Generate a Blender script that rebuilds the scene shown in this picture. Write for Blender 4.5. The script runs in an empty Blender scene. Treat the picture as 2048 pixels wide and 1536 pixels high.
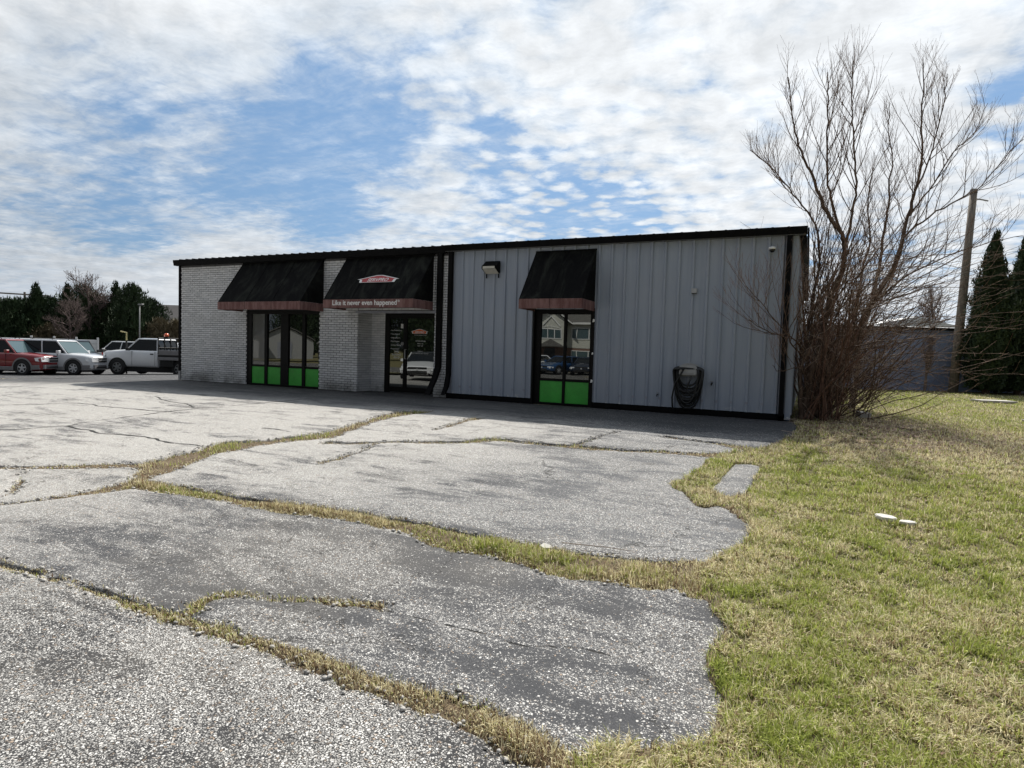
import bpy, math, random
import numpy as np
from mathutils import Vector, Matrix
random.seed(7)
rng = np.random.default_rng(7)
R = math.radians
SC = bpy.context.scene
COL = SC.collection

# ------------------------------------------------------------ camera
cam_data = bpy.data.cameras.new('camera')
cam = bpy.data.objects.new('camera', cam_data); COL.objects.link(cam); SC.camera = cam
F_PX, YAW, PITCH, ROLL = 1245.415, 0.4407, 0.0510, 0.0300
CAM = Vector((18.9718, -14.0800, 1.2539))
cy_, sy_, cp_, sp_ = math.cos(YAW), math.sin(YAW), math.cos(PITCH), math.sin(PITCH)
fwd = Vector((-sy_*cp_, cy_*cp_, -sp_)); rt = Vector((cy_, sy_, 0)); up = rt.cross(fwd)
r2 = rt*math.cos(ROLL) + up*math.sin(ROLL); u2 = -rt*math.sin(ROLL) + up*math.cos(ROLL)
m3 = Matrix((r2, u2, -fwd)).transposed()
cam.matrix_world = Matrix.Translation(CAM) @ m3.to_4x4()
cam_data.sensor_width = 36; cam_data.lens = F_PX/2048*36
cam_data.clip_start = 0.05; cam_data.clip_end = 3000

# ------------------------------------------------------------ sun, sky
SUN_AZ_X, SUN_EL = -0.10, 49.0        # the sun stands behind the building
sd = Vector((SUN_AZ_X, 1, 0)).normalized()*math.cos(R(SUN_EL)) + Vector((0, 0, math.sin(R(SUN_EL))))
sl = bpy.data.lights.new('sun', 'SUN'); sl.energy = 5.0; sl.angle = R(0.55); sl.color = (1, 0.955, 0.88)
so = bpy.data.objects.new('sun', sl); COL.objects.link(so)
so.rotation_euler = (-sd).to_track_quat('-Z', 'Y').to_euler(); so.location = (0, 30, 40)
world = bpy.data.worlds.new('World'); SC.world = world; world.use_nodes = True
wn = world.node_tree; wn.nodes.clear()
SC.view_settings.view_transform = 'Standard'; SC.view_settings.look = 'None'
SC.view_settings.exposure = 0.33; SC.view_settings.gamma = 1.0
try: SC.view_settings.use_curve_mapping = False
except Exception: pass

class NT:
    """small helper round a node tree"""
    def __init__(s, nt): s.t = nt
    def n(s, typ, ins=None, **kw):
        nd = s.t.nodes.new(typ)
        for k, v in kw.items(): setattr(nd, k, v)
        for k, v in (ins or {}).items():
            sock = nd.inputs[k]
            if isinstance(v, bpy.types.NodeSocket): s.t.links.new(v, sock)
            else: sock.default_value = v
        return nd
    def math(s, op, a, b=0.0, c=0.0, clamp=False):
        return s.n('ShaderNodeMath', {0: a, 1: b, 2: c}, operation=op, use_clamp=clamp).outputs[0]
    def vmath(s, op, a, b=(0, 0, 0)):
        nd = s.n('ShaderNodeVectorMath', {0: a, 1: b}, operation=op)
        return nd.outputs['Value'] if op in ('DOT_PRODUCT', 'LENGTH') else nd.outputs['Vector']
    def sstep(s, v, lo, hi, a=0.0, b=1.0):
        return s.n('ShaderNodeMapRange', {0: v, 1: lo, 2: hi, 3: a, 4: b}, interpolation_type='SMOOTHSTEP').outputs[0]
    def mix(s, f, a, b, mode='MIX'):
        nd = s.n('ShaderNodeMix', data_type='RGBA', blend_type=mode)
        for i, v in ((0, f), (6, a), (7, b)):
            if isinstance(v, bpy.types.NodeSocket): s.t.links.new(v, nd.inputs[i])
            else:
                nd.inputs[i].default_value = v if i == 0 else (tuple(v)+(1,))[:4]
        return nd.outputs[2]
    def noise(s, vec, scale, detail=4, rough=0.55, dist=0.0):
        return s.n('ShaderNodeTexNoise', {'Vector': vec, 'Scale': scale, 'Detail': detail, 'Roughness': rough, 'Distortion': dist})
    def vscale(s, vec, xyz, loc=(0, 0, 0), rot=(0, 0, 0)):
        return s.n('ShaderNodeMapping', {'Vector': vec, 'Scale': xyz, 'Location': loc, 'Rotation': rot}).outputs[0]

COVER = 0.34
BLOBS = (((-0.66, 0.696, 0.268), 0.975, 0.996, -0.40), ((-0.80, 0.54, 0.255), 0.980, 0.996, -0.34), ((-0.56, 0.79, 0.262), 0.972, 0.996, -0.28), ((-0.88, 0.43, 0.215), 0.975, 0.996, -0.22),
         ((-0.40, 0.885, 0.238), 0.988, 0.999, -0.22), ((0.245, 0.925, 0.290), 0.9930, 0.9995, -0.34), ((0.05, 0.90, 0.40), 0.95, 0.99, 0.16), ((0.22, 0.90, 0.38), 0.965, 0.99, 0.14), ((-0.30, 0.928, 0.218), 0.992, 0.999, -0.28), ((-0.22, 0.952, 0.205), 0.995, 0.9995, -0.26),
         ((-0.089, 0.906, 0.414), 0.93, 0.99, 0.16), ((-0.79, 0.465, 0.395), 0.965, 0.992, 0.26), ((0.02, 0.97, 0.22), 0.97, 0.995, 0.12),
         ((-0.70, 0.70, 0.165), 0.980, 0.998, 0.12), ((-0.52, 0.835, 0.180), 0.985, 0.998, 0.16), ((-0.45, 0.79, 0.41), 0.955, 0.99, 0.10))
W = NT(wn)
sky = W.n('ShaderNodeTexSky', sky_type='NISHITA', sun_disc=False, sun_elevation=R(SUN_EL), sun_rotation=math.atan2(SUN_AZ_X, 1.0),
          altitude=200, air_density=1.0, dust_density=0.6, ozone_density=1.6)
dirv = W.vmath('NORMALIZE', W.n('ShaderNodeTexCoord').outputs['Generated'])
sep = W.n('ShaderNodeSeparateXYZ', {0: dirv})
zc = W.math('ADD', W.math('MAXIMUM', sep.outputs[2], 0.0), 0.085)
inv = W.math('DIVIDE', 1.0, zc)
pl = W.n('ShaderNodeVectorMath', {0: dirv, 'Scale': inv}, operation='SCALE').outputs[0]
sp2 = W.n('ShaderNodeSeparateXYZ', {0: pl})
flat = W.n('ShaderNodeCombineXYZ', {0: sp2.outputs[0], 1: sp2.outputs[1], 2: 0.0}).outputs[0]
# broad cover, cell-like mackerel puffs, drawn-out wisps
broad = W.noise(W.vscale(flat, (1, 1, 1), (3.1, 0.4, 0)), 0.75, 5, 0.55).outputs[0]
warp = W.noise(flat, 2.0, 4, 0.55).outputs['Color']
warpv = W.vmath('MULTIPLY', W.vmath('SUBTRACT', warp, (0.5, 0.5, 0.5)), (0.22, 0.22, 0))
flatw = W.vmath('ADD', flat, warpv)
fw2 = W.vmath('ADD', flat, W.vmath('MULTIPLY', W.vmath('SUBTRACT', W.noise(flat, 9.0, 4, 0.6).outputs['Color'], (0.5, 0.5, 0.5)), (0.13, 0.13, 0)))
puff = W.n('ShaderNodeTexVoronoi', {'Vector': fw2, 'Scale': 9.5, 'Smoothness': 0.65, 'Randomness': 1.0}, feature='SMOOTH_F1').outputs[0]
puffn = W.noise(flatw, 13.0, 8, 0.66).outputs[0]
wisp = W.noise(W.vscale(flatw, (1.0, 3.6, 1), (0, 0, 0), (0, 0, R(-20))), 1.5, 8, 0.64).outputs[0]
def blob(d, c0, c1, amt):
    return W.sstep(W.vmath('DOT_PRODUCT', dirv, d), c0, c1, 0.0, amt)
cover = W.math('MULTIPLY_ADD', broad, 1.05, COVER)
for d, a, b, amt in BLOBS:
    cover = W.math('ADD', cover, blob(d, a, b, amt))
lowband = W.sstep(sep.outputs[2], 0.05, 0.20, 0.12, 0.0)
cover = W.math('ADD', cover, lowband)
side = W.sstep(sep.outputs[0], -0.66, -0.30, 0.0, 1.0)
p_puff = W.math('ADD', W.math('MULTIPLY', W.math('SUBTRACT', 0.36, puff), 1.35), W.math('MULTIPLY', W.math('SUBTRACT', puffn, 0.5), 0.75))
p_wisp = W.math('ADD', W.math('MULTIPLY', W.math('SUBTRACT', wisp, 0.5), 1.0), W.math('MULTIPLY', W.math('SUBTRACT', puffn, 0.5), 0.45))
tex = W.math('ADD', W.math('MULTIPLY', p_puff, W.math('MULTIPLY_ADD', side, 0.70, 0.12)), W.math('MULTIPLY', p_wisp, W.math('MULTIPLY_ADD', side, -0.62, 0.80)))
dens = W.math('ADD', cover, tex)
alpha = W.math('MAXIMUM', W.sstep(dens, 0.24, 0.74), W.sstep(W.math('ADD', wisp, W.math('MULTIPLY', puffn, 0.5)), 0.60, 1.10, 0.02, 0.55))
thick = W.sstep(dens, 0.60, 1.10)
toward = W.sstep(W.vmath('DOT_PRODUCT', dirv, tuple(sd)), -0.35, 1.0)   # clouds glow towards the sun and dim away from it
ccol = W.mix(thick, (6.9, 7.6, 8.4), (8.3, 8.6, 8.9))
relief = W.math('MULTIPLY', W.math('SUBTRACT', puffn, 0.5), 0.42)
shade = W.math('ADD', W.sstep(W.noise(flatw, 3.2, 6, 0.6).outputs[0], 0.33, 0.70, 0.86, 1.06), relief)
ccol = W.n('ShaderNodeVectorMath', {0: ccol, 'Scale': shade}, operation='SCALE').outputs[0]
ccol = W.n('ShaderNodeVectorMath', {0: ccol, 'Scale': W.math('MULTIPLY_ADD', toward, 0.88, 0.25)}, operation='SCALE').outputs[0]
blue = W.mix(1.0, W.mix(0.62, sky.outputs[0], (2.7, 4.6, 7.5)), (0.80, 0.86, 0.89), 'MULTIPLY')
blue = W.n('ShaderNodeVectorMath', {0: blue, 'Scale': W.math('MULTIPLY_ADD', toward, 0.70, 0.42)}, operation='SCALE').outputs[0]
skyc = W.mix(alpha, blue, ccol)
hz = W.sstep(sep.outputs[2], -0.01, 0.12, 0.78, 0.0)
skyc = W.mix(hz, skyc, W.mix(toward, (2.6, 3.1, 3.9), (8.6, 9.4, 10.4)))
below = W.sstep(sep.outputs[2], -0.03, -0.005, 1.0, 0.0)
skyc = W.mix(below, skyc, (1.8, 1.8, 1.7))
bg = W.n('ShaderNodeBackground', {'Color': skyc, 'Strength': 0.081})
wo = W.n('ShaderNodeOutputWorld', {'Surface': bg.outputs[0]})

# ------------------------------------------------------------ helpers: materials
MATS = {}
def newmat(name):
    m = bpy.data.materials.new(name); m.use_nodes = True; m.node_tree.nodes.clear(); MATS[name] = m
    T = NT(m.node_tree); T.m = m
    return T
def finish(T, color, rough=0.6, metal=0.0, spec=0.5, bump=None, bstr=0.3, bdist=0.01, **extra):
    ins = {'Base Color': color if isinstance(color, bpy.types.NodeSocket) else tuple(color)+(1,), 'Roughness': rough, 'Metallic': metal, 'Specular IOR Level': spec}
    ins.update(extra)
    if bump is not None:
        ins['Normal'] = T.n('ShaderNodeBump', {'Height': bump, 'Strength': bstr, 'Distance': bdist}).outputs[0]
    b = T.n('ShaderNodeBsdfPrincipled', ins)
    T.n('ShaderNodeOutputMaterial', {'Surface': b.outputs[0]})
    return T.m
def worn(name, col, rough=0.6, metal=0.0, var=0.15, scale=3.0, stretch=(1, 1, 1), spec=0.5, bstr=0.0, dirt=None, dirtamt=0.0, **extra):
    """plain painted or raw surface with uneven tone, a little grime and slight relief"""
    T = newmat(name)
    co = T.vscale(T.n('ShaderNodeTexCoord').outputs['Object'], stretch)
    a = T.noise(co, scale, 6, 0.6).outputs[0]; b = T.noise(co, scale*9, 4, 0.6).outputs[0]
    f = T.math('ADD', T.math('MULTIPLY', a, 0.7), T.math('MULTIPLY', b, 0.3))
    lo = [c*(1-var) for c in col]; hi = [min(1, c*(1+var)) for c in col]
    c = T.mix(T.sstep(f, 0.3, 0.7), lo, hi)
    if dirt:
        c = T.mix(T.sstep(T.noise(co, scale*1.7, 7, 0.65).outputs[0], 0.5, 0.75, 0, dirtamt), c, dirt)
    return finish(T, c, rough, metal, spec, b if bstr else None, bstr, **extra)

# ------------------------------------------------------------ helpers: geometry
def mesh_obj(name, verts, faces, mat, parent=None, smooth=False, loc=None):
    me = bpy.data.meshes.new(name); me.from_pydata([tuple(v) for v in verts], [], faces); me.update()
    if isinstance(mat, (list, tuple)):
        for m in mat: me.materials.append(MATS[m])
    elif mat: me.materials.append(MATS[mat])
    if smooth: me.shade_smooth()
    o = bpy.data.objects.new(name, me); COL.objects.link(o)
    if parent: o.parent = parent
    if loc: o.location = loc
    return o
def np_mesh(name, V, F, mat, k=4, smooth=False, parent=None):
    """V (n,3) array, F (m,k) array"""
    me = bpy.data.meshes.new(name); V = np.asarray(V, np.float32); F = np.asarray(F, np.int32)
    me.vertices.add(len(V)); me.vertices.foreach_set('co', V.ravel())
    me.loops.add(F.size); me.loops.foreach_set('vertex_index', F.ravel())
    me.polygons.add(len(F)); me.polygons.foreach_set('loop_start', np.arange(len(F), dtype=np.int32)*k)
    me.polygons.foreach_set('loop_total', np.full(len(F), k, np.int32))
    if smooth: me.polygons.foreach_set('use_smooth', np.ones(len(F), bool))
    me.update(calc_edges=True); me.validate()
    me.materials.append(MATS[mat])
    o = bpy.data.objects.new(name, me); COL.objects.link(o)
    if parent: o.parent = parent
    return o
class MB:
    def __init__(s): s.v = []; s.f = []
    def add(s, vs, fs):
        n = len(s.v); s.v += [tuple(v) for v in vs]; s.f += [tuple(i+n for i in f) for f in fs]; return s
    def box(s, x0, x1, y0, y1, z0, z1):
        return s.add([(x0,y0,z0),(x1,y0,z0),(x1,y1,z0),(x0,y1,z0),(x0,y0,z1),(x1,y0,z1),(x1,y1,z1),(x0,y1,z1)],
                     [(3,2,1,0),(4,5,6,7),(0,1,5,4),(1,2,6,5),(2,3,7,6),(3,0,4,7)])
    def bbox(s, x0, x1, y0, y1, z0, z1, b=0.005):
        """box with bevelled edges: each face inset, joined by chamfers"""
        X=(x0,x1);Y=(y0,y1);Z=(z0,z1);idx={};vs=[];fs=[]
        def sg(i): return 1 if i==0 else -1
        for ix in (0,1):
            for iy in (0,1):
                for iz in (0,1):
                    for ax in range(3):
                        p=[X[ix],Y[iy],Z[iz]]; off=[sg(ix)*b,sg(iy)*b,sg(iz)*b]
                        for q in range(3):
                            if q!=ax: p[q]+=off[q]
                        idx[(ix,iy,iz,ax)]=len(vs); vs.append(tuple(p))
        def q(a,b_,c,d): fs.append((a,b_,c,d))
        I=lambda ix,iy,iz,ax: idx[(ix,iy,iz,ax)]
        q(I(0,0,0,0),I(0,0,1,0),I(0,1,1,0),I(0,1,0,0)); q(I(1,0,0,0),I(1,1,0,0),I(1,1,1,0),I(1,0,1,0))
        q(I(0,0,0,1),I(1,0,0,1),I(1,0,1,1),I(0,0,1,1)); q(I(0,1,0,1),I(0,1,1,1),I(1,1,1,1),I(1,1,0,1))
        q(I(0,0,0,2),I(0,1,0,2),I(1,1,0,2),I(1,0,0,2)); q(I(0,0,1,2),I(1,0,1,2),I(1,1,1,2),I(0,1,1,2))
        for a in (0,1):
            for c in (0,1):
                q(I(0,a,c,1),I(1,a,c,1),I(1,a,c,2),I(0,a,c,2))
                q(I(a,0,c,0),I(a,1,c,0),I(a,1,c,2),I(a,0,c,2))
                q(I(a,c,0,0),I(a,c,1,0),I(a,c,1,1),I(a,c,0,1))
        for ix in (0,1):
            for iy in (0,1):
                for iz in (0,1): fs.append((I(ix,iy,iz,0),I(ix,iy,iz,1),I(ix,iy,iz,2)))
        return s.add(vs,fs)
    def tube(s, pts, rad, n=8, cap=True):
        pts=[Vector(p) for p in pts]; rs = rad if isinstance(rad,(list,tuple)) else [rad]*len(pts)
        vs=[];fs=[];pa=None
        for i,p in enumerate(pts):
            d=(pts[min(i+1,len(pts)-1)]-pts[max(i-1,0)]).normalized()
            a = d.orthogonal().normalized() if pa is None else (pa-d*pa.dot(d)).normalized()
            pa=a; b=d.cross(a)
            for k in range(n):
                t=2*math.pi*k/n; vs.append(p+(a*math.cos(t)+b*math.sin(t))*rs[i])
        for i in range(len(pts)-1):
            for k in range(n): fs.append((i*n+k,i*n+(k+1)%n,(i+1)*n+(k+1)%n,(i+1)*n+k))
        if cap: fs.append(tuple(range(n-1,-1,-1))); fs.append(tuple((len(pts)-1)*n+k for k in range(n)))
        return s.add(vs,fs)
    def prism(s, poly, y0, y1, axis='y'):
        """poly = list of (a,b); extruded along axis"""
        n=len(poly)
        if axis=='y': f=lambda a,b,t:(a,t,b)
        elif axis=='x': f=lambda a,b,t:(t,a,b)
        else: f=lambda a,b,t:(a,b,t)
        vs=[f(a,b,y0) for a,b in poly]+[f(a,b,y1) for a,b in poly]
        fs=[tuple(range(n)),tuple(range(2*n-1,n-1,-1))]+[(i,i+n,(i+1)%n+n,(i+1)%n) for i in range(n)]
        return s.add(vs,fs)
    def xf(s, M):
        s.v=[tuple(M@Vector(v)) for v in s.v]; return s
    def obj(s, name, mat, parent=None, smooth=False, loc=None, bevel=0):
        o=mesh_obj(name, s.v, s.f, mat, parent, smooth, loc)
        import bmesh
        bm=bmesh.new(); bm.from_mesh(o.data); bmesh.ops.recalc_face_normals(bm, faces=bm.faces)
        if bevel: 
            bmesh.ops.bevel(bm, geom=[e for e in bm.edges if len(e.link_faces)==2 and e.calc_face_angle(0)>0.6], offset=bevel, segments=2, affect='EDGES', clamp_overlap=True)
        bm.to_mesh(o.data); bm.free()
        if smooth: o.data.shade_smooth()
        return o
def tag(o, label=None, cat=None, group=None, kind=None):
    if label: o['label']=label
    if cat: o['category']=cat
    if group: o['group']=group
    if kind: o['kind']=kind
    return o
def thing(name, label, cat, loc=(0,0,0), rz=0, group=None):
    o=bpy.data.objects.new(name,None); COL.objects.link(o); o.location=loc; o.rotation_euler=(0,0,rz); o.empty_display_size=0.2
    return tag(o,label,cat,group)
def copy_tree(o, parent=None):
    c=o.copy(); COL.objects.link(c); c.parent=parent
    for ch in list(o.children): copy_tree(ch,c)
    return c
def text(name, s, size, mat, parent, loc, rot, ext=0.003, align='LEFT', shear=0.0, bold=0.0, sx=1.0):
    cu=bpy.data.curves.new(name,'FONT'); cu.body=s; cu.size=size; cu.extrude=ext; cu.align_x=align; cu.align_y='BOTTOM_BASELINE'; cu.shear=shear; cu.offset=bold
    cu.resolution_u=3
    tmp=bpy.data.objects.new(name,cu); COL.objects.link(tmp)
    me=bpy.data.meshes.new_from_object(tmp.evaluated_get(bpy.context.evaluated_depsgraph_get())); bpy.data.objects.remove(tmp); me.materials.clear(); me.materials.append(MATS[mat])
    o=bpy.data.objects.new(name,me); COL.objects.link(o); o.parent=parent
    o.location=loc; o.rotation_euler=rot; o.scale=(sx,1,1)
    return o

# numpy value noise
def _hash(ix, iy, seed):
    h=(ix.astype(np.int64)*73856093) ^ (iy.astype(np.int64)*19349663) ^ np.int64(seed*83492791 & 0x7fffffff)
    h=(h^(h>>13))*np.int64(1274126177) & np.int64(0x7fffffffffff)
    h=(h^(h>>15))*np.int64(668265263) & np.int64(0x7fffffffffff)
    return ((h>>12)&np.int64(0xffffff))/float(0xffffff)
def vn(x, y, f, seed=0, octv=3):
    out=np.zeros_like(x,dtype=float); amp=1; tot=0
    for o in range(octv):
        X=x*f; Y=y*f; ix=np.floor(X); iy=np.floor(Y); fx=X-ix; fy=Y-iy
        fx=fx*fx*(3-2*fx); fy=fy*fy*(3-2*fy); s=seed+o*17
        a=_hash(ix,iy,s); b=_hash(ix+1,iy,s); c=_hash(ix,iy+1,s); d=_hash(ix+1,iy+1,s)
        out+=amp*((a*(1-fx)+b*fx)*(1-fy)+(c*(1-fx)+d*fx)*fy); tot+=amp; amp*=.5; f*=2.03
    return out/tot      # 0..1
def sm(a, b, t):
    t=np.clip((t-a)/(b-a),0,1); return t*t*(3-2*t)
def ground(x, y):
    """height of the terrain: level at the building, falling towards the viewer and to the left"""
    x=np.asarray(x,float); y=np.asarray(y,float)
    return -0.36*sm(1.5,13,-y)-0.04*np.clip(-x,0,15)

# ------------------------------------------------------------ materials
# broken old asphalt: tar with pale exposed stones, in worn patches
T=newmat('asphalt'); co=T.n('ShaderNodeTexCoord').outputs['Object']
cow=T.vmath('ADD',co,T.vmath('MULTIPLY',T.vmath('SUBTRACT',T.noise(co,60,2,0.5).outputs['Color'],(0.5,0.5,0.5)),(0.014,0.014,0)))
v1=T.n('ShaderNodeTexVoronoi',{'Vector':cow,'Scale':78.0,'Randomness':1.0},feature='F1')
ve=T.n('ShaderNodeTexVoronoi',{'Vector':cow,'Scale':78.0,'Randomness':1.0},feature='DISTANCE_TO_EDGE').outputs[0]
v2=T.n('ShaderNodeTexVoronoi',{'Vector':cow,'Scale':140.0},feature='F1')
rnd=T.n('ShaderNodeSeparateColor',{0:v1.outputs['Color']})
rnd2=T.n('ShaderNodeSeparateColor',{0:v2.outputs['Color']})
patch=T.noise(T.vscale(co,(1,1.0,1)),0.55,5,0.6).outputs[0]
patch2=T.noise(T.vscale(co,(1.0,1.5,1),(5,3,0),(0,0,0.5)),1.9,6,0.62,0.6).outputs[0]
sepo=T.n('ShaderNodeSeparateXYZ',{0:co})
X_,Y_=sepo.outputs[0],sepo.outputs[1]
wob=T.math('MULTIPLY',T.math('SUBTRACT',T.noise(co,0.8,3,0.5).outputs[0],0.5),0.5)
near=T.sstep(Y_,-11.75,-11.65,1.0,0.0)      # newest, stoniest slab by the viewer
far0=T.sstep(T.math('ADD',Y_,wob),-9.6,-8.9)   # beyond the wide crack
farw=T.sstep(T.math('ADD',T.math('ADD',X_,T.math('MULTIPLY',Y_,-0.35)),T.math('MULTIPLY',wob,3.0)),20.0,13.5,0.0,0.42)
foot=T.sstep(T.math('ADD',Y_,wob),-4.4,-2.2)   # building's shade deepened in the colour, a dark strip along the wall
streak=T.noise(T.vscale(co,(0.75,2.6,1),(2,7,0),(0,0,0.12)),1.0,8,0.70,0.9).outputs[0]
pv=T.math('ADD',T.math('ADD',T.math('MULTIPLY',patch,0.28),T.math('MULTIPLY',patch2,0.27)),T.math('MULTIPLY',streak,0.55))
cov=T.math('ADD',T.sstep(pv,0.475,0.60,0.06,0.66),T.math('ADD',T.math('MULTIPLY',near,T.sstep(pv,0.44,0.54,0.26,0.44)),farw))
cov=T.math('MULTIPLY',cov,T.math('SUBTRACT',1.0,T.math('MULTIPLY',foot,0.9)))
stone=T.math('MULTIPLY',T.sstep(T.math('SUBTRACT',cov,rnd.outputs[0]),-0.04,0.04),T.sstep(ve,0.08,0.30))
stone2=T.math('MULTIPLY',T.sstep(T.math('SUBTRACT',T.math('MULTIPLY',cov,0.85),rnd2.outputs[0]),-0.03,0.03),T.sstep(v2.outputs['Distance'],0.55,0.3))
st=T.math('MAXIMUM',stone,T.math('MULTIPLY',stone2,0.8))
scol=T.mix(rnd.outputs[1],(0.30,0.29,0.275),(0.80,0.78,0.74))
scol=T.mix(T.sstep(rnd.outputs[2],0.85,0.98),scol,(0.38,0.30,0.23))
tar=T.mix(T.sstep(pv,0.44,0.66),(0.026,0.028,0.033),(0.075,0.075,0.078))
tar=T.mix(near,tar,(0.012,0.012,0.013))
tar=T.mix(T.math('MULTIPLY',T.noise(co,35,4,0.6).outputs[0],0.5),tar,(0.10,0.10,0.105))
tan=T.mix(T.sstep(T.noise(co,0.35,5,0.6).outputs[0],0.5,0.66,0,0.25),tar,(0.22,0.20,0.17))
tan=T.mix(T.math('MULTIPLY',far0,T.sstep(pv,0.46,0.56,0.0,0.8)),tan,(0.235,0.232,0.225))
tan=T.mix(T.math('MULTIPLY',T.math('MULTIPLY',farw,1.8),T.sstep(pv,0.45,0.56,0.12,1.0)),tan,(0.39,0.372,0.345))
rightd=T.math('MULTIPLY',T.sstep(T.math('ADD',X_,T.math('MULTIPLY',wob,4.0)),14.2,17.0,0.0,0.8),far0)
tan=T.mix(rightd,tan,(0.085,0.088,0.095))
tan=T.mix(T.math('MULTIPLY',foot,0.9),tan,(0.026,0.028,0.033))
stn=T.sstep(T.noise(T.vscale(co,(1,1,1),(9,1,0)),0.9,6,0.7).outputs[0],0.60,0.72,0,0.55)
tan=T.mix(stn,tan,(0.045,0.045,0.048))
grit=T.noise(co,120,3,0.75).outputs[0]
tan=T.mix(T.math('MULTIPLY',T.sstep(grit,0.56,0.70,0,0.55),T.math('SUBTRACT',1.0,near)),tan,(0.24,0.24,0.24))
tan=T.mix(T.sstep(grit,0.46,0.36,0,0.7),tan,(0.012,0.012,0.013))
acol=T.mix(st,tan,scol)
fine=T.noise(co,170,3,0.6).outputs[0]
hgt=T.math('ADD',T.math('MULTIPLY',st,0.6),T.math('MULTIPLY',fine,0.4))
hair=T.n('ShaderNodeTexVoronoi',{'Vector':T.vmath('ADD',co,T.vmath('MULTIPLY',T.noise(co,2.2,5,0.65).outputs['Color'],(0.9,0.9,0))),'Scale':0.8},feature='DISTANCE_TO_EDGE').outputs[0]
hmask=T.math('MULTIPLY',T.sstep(hair,0.0,0.007,1,0),T.sstep(T.noise(co,0.7,3).outputs[0],0.40,0.52))
thin=T.n('ShaderNodeAttribute',attribute_name='thin').outputs['Fac']
thin=T.math('ADD',thin,T.math('MULTIPLY',T.math('SUBTRACT',T.noise(co,11,5,0.7).outputs[0],0.5),0.045))
tm=T.sstep(thin,-0.004,0.006,1,0)
acol=T.mix(T.math('MULTIPLY',hmask,0.75),acol,(0.025,0.023,0.02))
acol=T.mix(tm,acol,(0.018,0.017,0.016))
hmask=T.math('ADD',hmask,T.math('MULTIPLY',tm,2.0))
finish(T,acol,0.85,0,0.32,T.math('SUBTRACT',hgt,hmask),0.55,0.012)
# soil and thatch under the grass
T=newmat('lawn_soil'); co=T.n('ShaderNodeTexCoord').outputs['Object']
a=T.noise(co,0.42,5,0.6).outputs[0]; b=T.noise(co,14,6,0.7).outputs[0]; c=T.noise(co,70,4,0.7).outputs[0]
g=T.mix(T.sstep(a,0.40,0.62),(0.33,0.28,0.14),(0.21,0.22,0.07))
g=T.mix(T.sstep(b,0.42,0.62),T.mix(0.85,g,(0.035,0.026,0.015)),g)
g=T.mix(T.sstep(c,0.45,0.7,0,0.6),g,(0.34,0.29,0.17))
finish(T,g,0.9,0,0.2,T.math('ADD',b,c),0.8,0.03)
T=newmat('crack_soil'); co=T.n('ShaderNodeTexCoord').outputs['Object']
b=T.noise(co,22,6,0.7).outputs[0]; c=T.noise(co,90,4,0.7).outputs[0]
g=T.mix(T.sstep(b,0.35,0.65),(0.075,0.055,0.036),(0.22,0.165,0.105)); g=T.mix(T.sstep(c,0.5,0.7,0,0.6),g,(0.32,0.26,0.17))
finish(T,g,0.95,0,0.2,T.math('ADD',b,c),0.9,0.02)
# grass blades take their colour from the mesh (dead straw or green)
T=newmat('grass_blade'); at=T.n('ShaderNodeAttribute',attribute_name='Col').outputs['Color']
d=T.n('ShaderNodeBsdfPrincipled',{'Base Color':at,'Roughness':0.62,'Specular IOR Level':0.25})
tr=T.n('ShaderNodeBsdfTranslucent',{'Color':at})
mx=T.n('ShaderNodeMixShader',{0:0.38,1:d.outputs[0],2:tr.outputs[0]}); T.n('ShaderNodeOutputMaterial',{'Surface':mx.outputs[0]})
# painted brick, mortar
T=newmat('painted_brick'); tc=T.n('ShaderNodeTexCoord'); co=tc.outputs['Object']; 
oi=T.n('ShaderNodeObjectInfo').outputs['Random']; geo=T.n('ShaderNodeNewGeometry').outputs['Position']
ri=T.n('ShaderNodeNewGeometry').outputs['Random Per Island']
n1=T.noise(geo,1.3,6,0.6).outputs[0]; n2=T.noise(geo,26,5,0.7).outputs[0]
c=T.mix(T.math('FRACT',T.math('ADD',oi,ri)),(0.58,0.585,0.60),(0.74,0.74,0.75))
c=T.mix(T.sstep(n1,0.45,0.7,0,0.35),c,(0.46,0.46,0.46))
c=T.mix(T.sstep(n2,0.58,0.75,0,0.5),c,(0.24,0.225,0.21))
zz=T.n('ShaderNodeSeparateXYZ',{0:geo}).outputs[2]
c=T.mix(T.math('MULTIPLY',T.sstep(zz,0.42,0.05),T.sstep(n1,0.4,0.6,0.15,0.8)),c,(0.17,0.165,0.15))
finish(T,c,0.72,0,0.35,n2,0.5,0.006)
worn('mortar',(0.085,0.085,0.09),0.9,var=0.35,scale=8,bstr=0.4)
worn('painted_mortar',(0.24,0.245,0.26),0.85,var=0.2,scale=6,bstr=0.3)
# wall sheet: blue grey enamel, chalky with faint vertical streaks
T=newmat('metal_siding'); geo=T.n('ShaderNodeNewGeometry').outputs['Position']
st_=T.noise(T.vscale(geo,(9,9,0.35)),1.0,6,0.65).outputs[0]; bl=T.noise(geo,0.9,4,0.55).outputs[0]; fi=T.noise(geo,45,4,0.7).outputs[0]
c=T.mix(T.sstep(st_,0.3,0.72),(0.285,0.325,0.400),(0.350,0.390,0.460)); c=T.mix(T.sstep(bl,0.4,0.65,0,0.45),c,(0.345,0.37,0.425))
c=T.mix(T.sstep(fi,0.6,0.8,0,0.2),c,(0.48,0.48,0.53))
zz=T.n('ShaderNodeSeparateXYZ',{0:geo}).outputs[2]
c=T.mix(T.math('MULTIPLY',T.sstep(zz,0.24,0.13),T.sstep(T.noise(geo,7,5,0.7).outputs[0],0.55,0.62)),c,(0.6,0.6,0.6))
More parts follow.
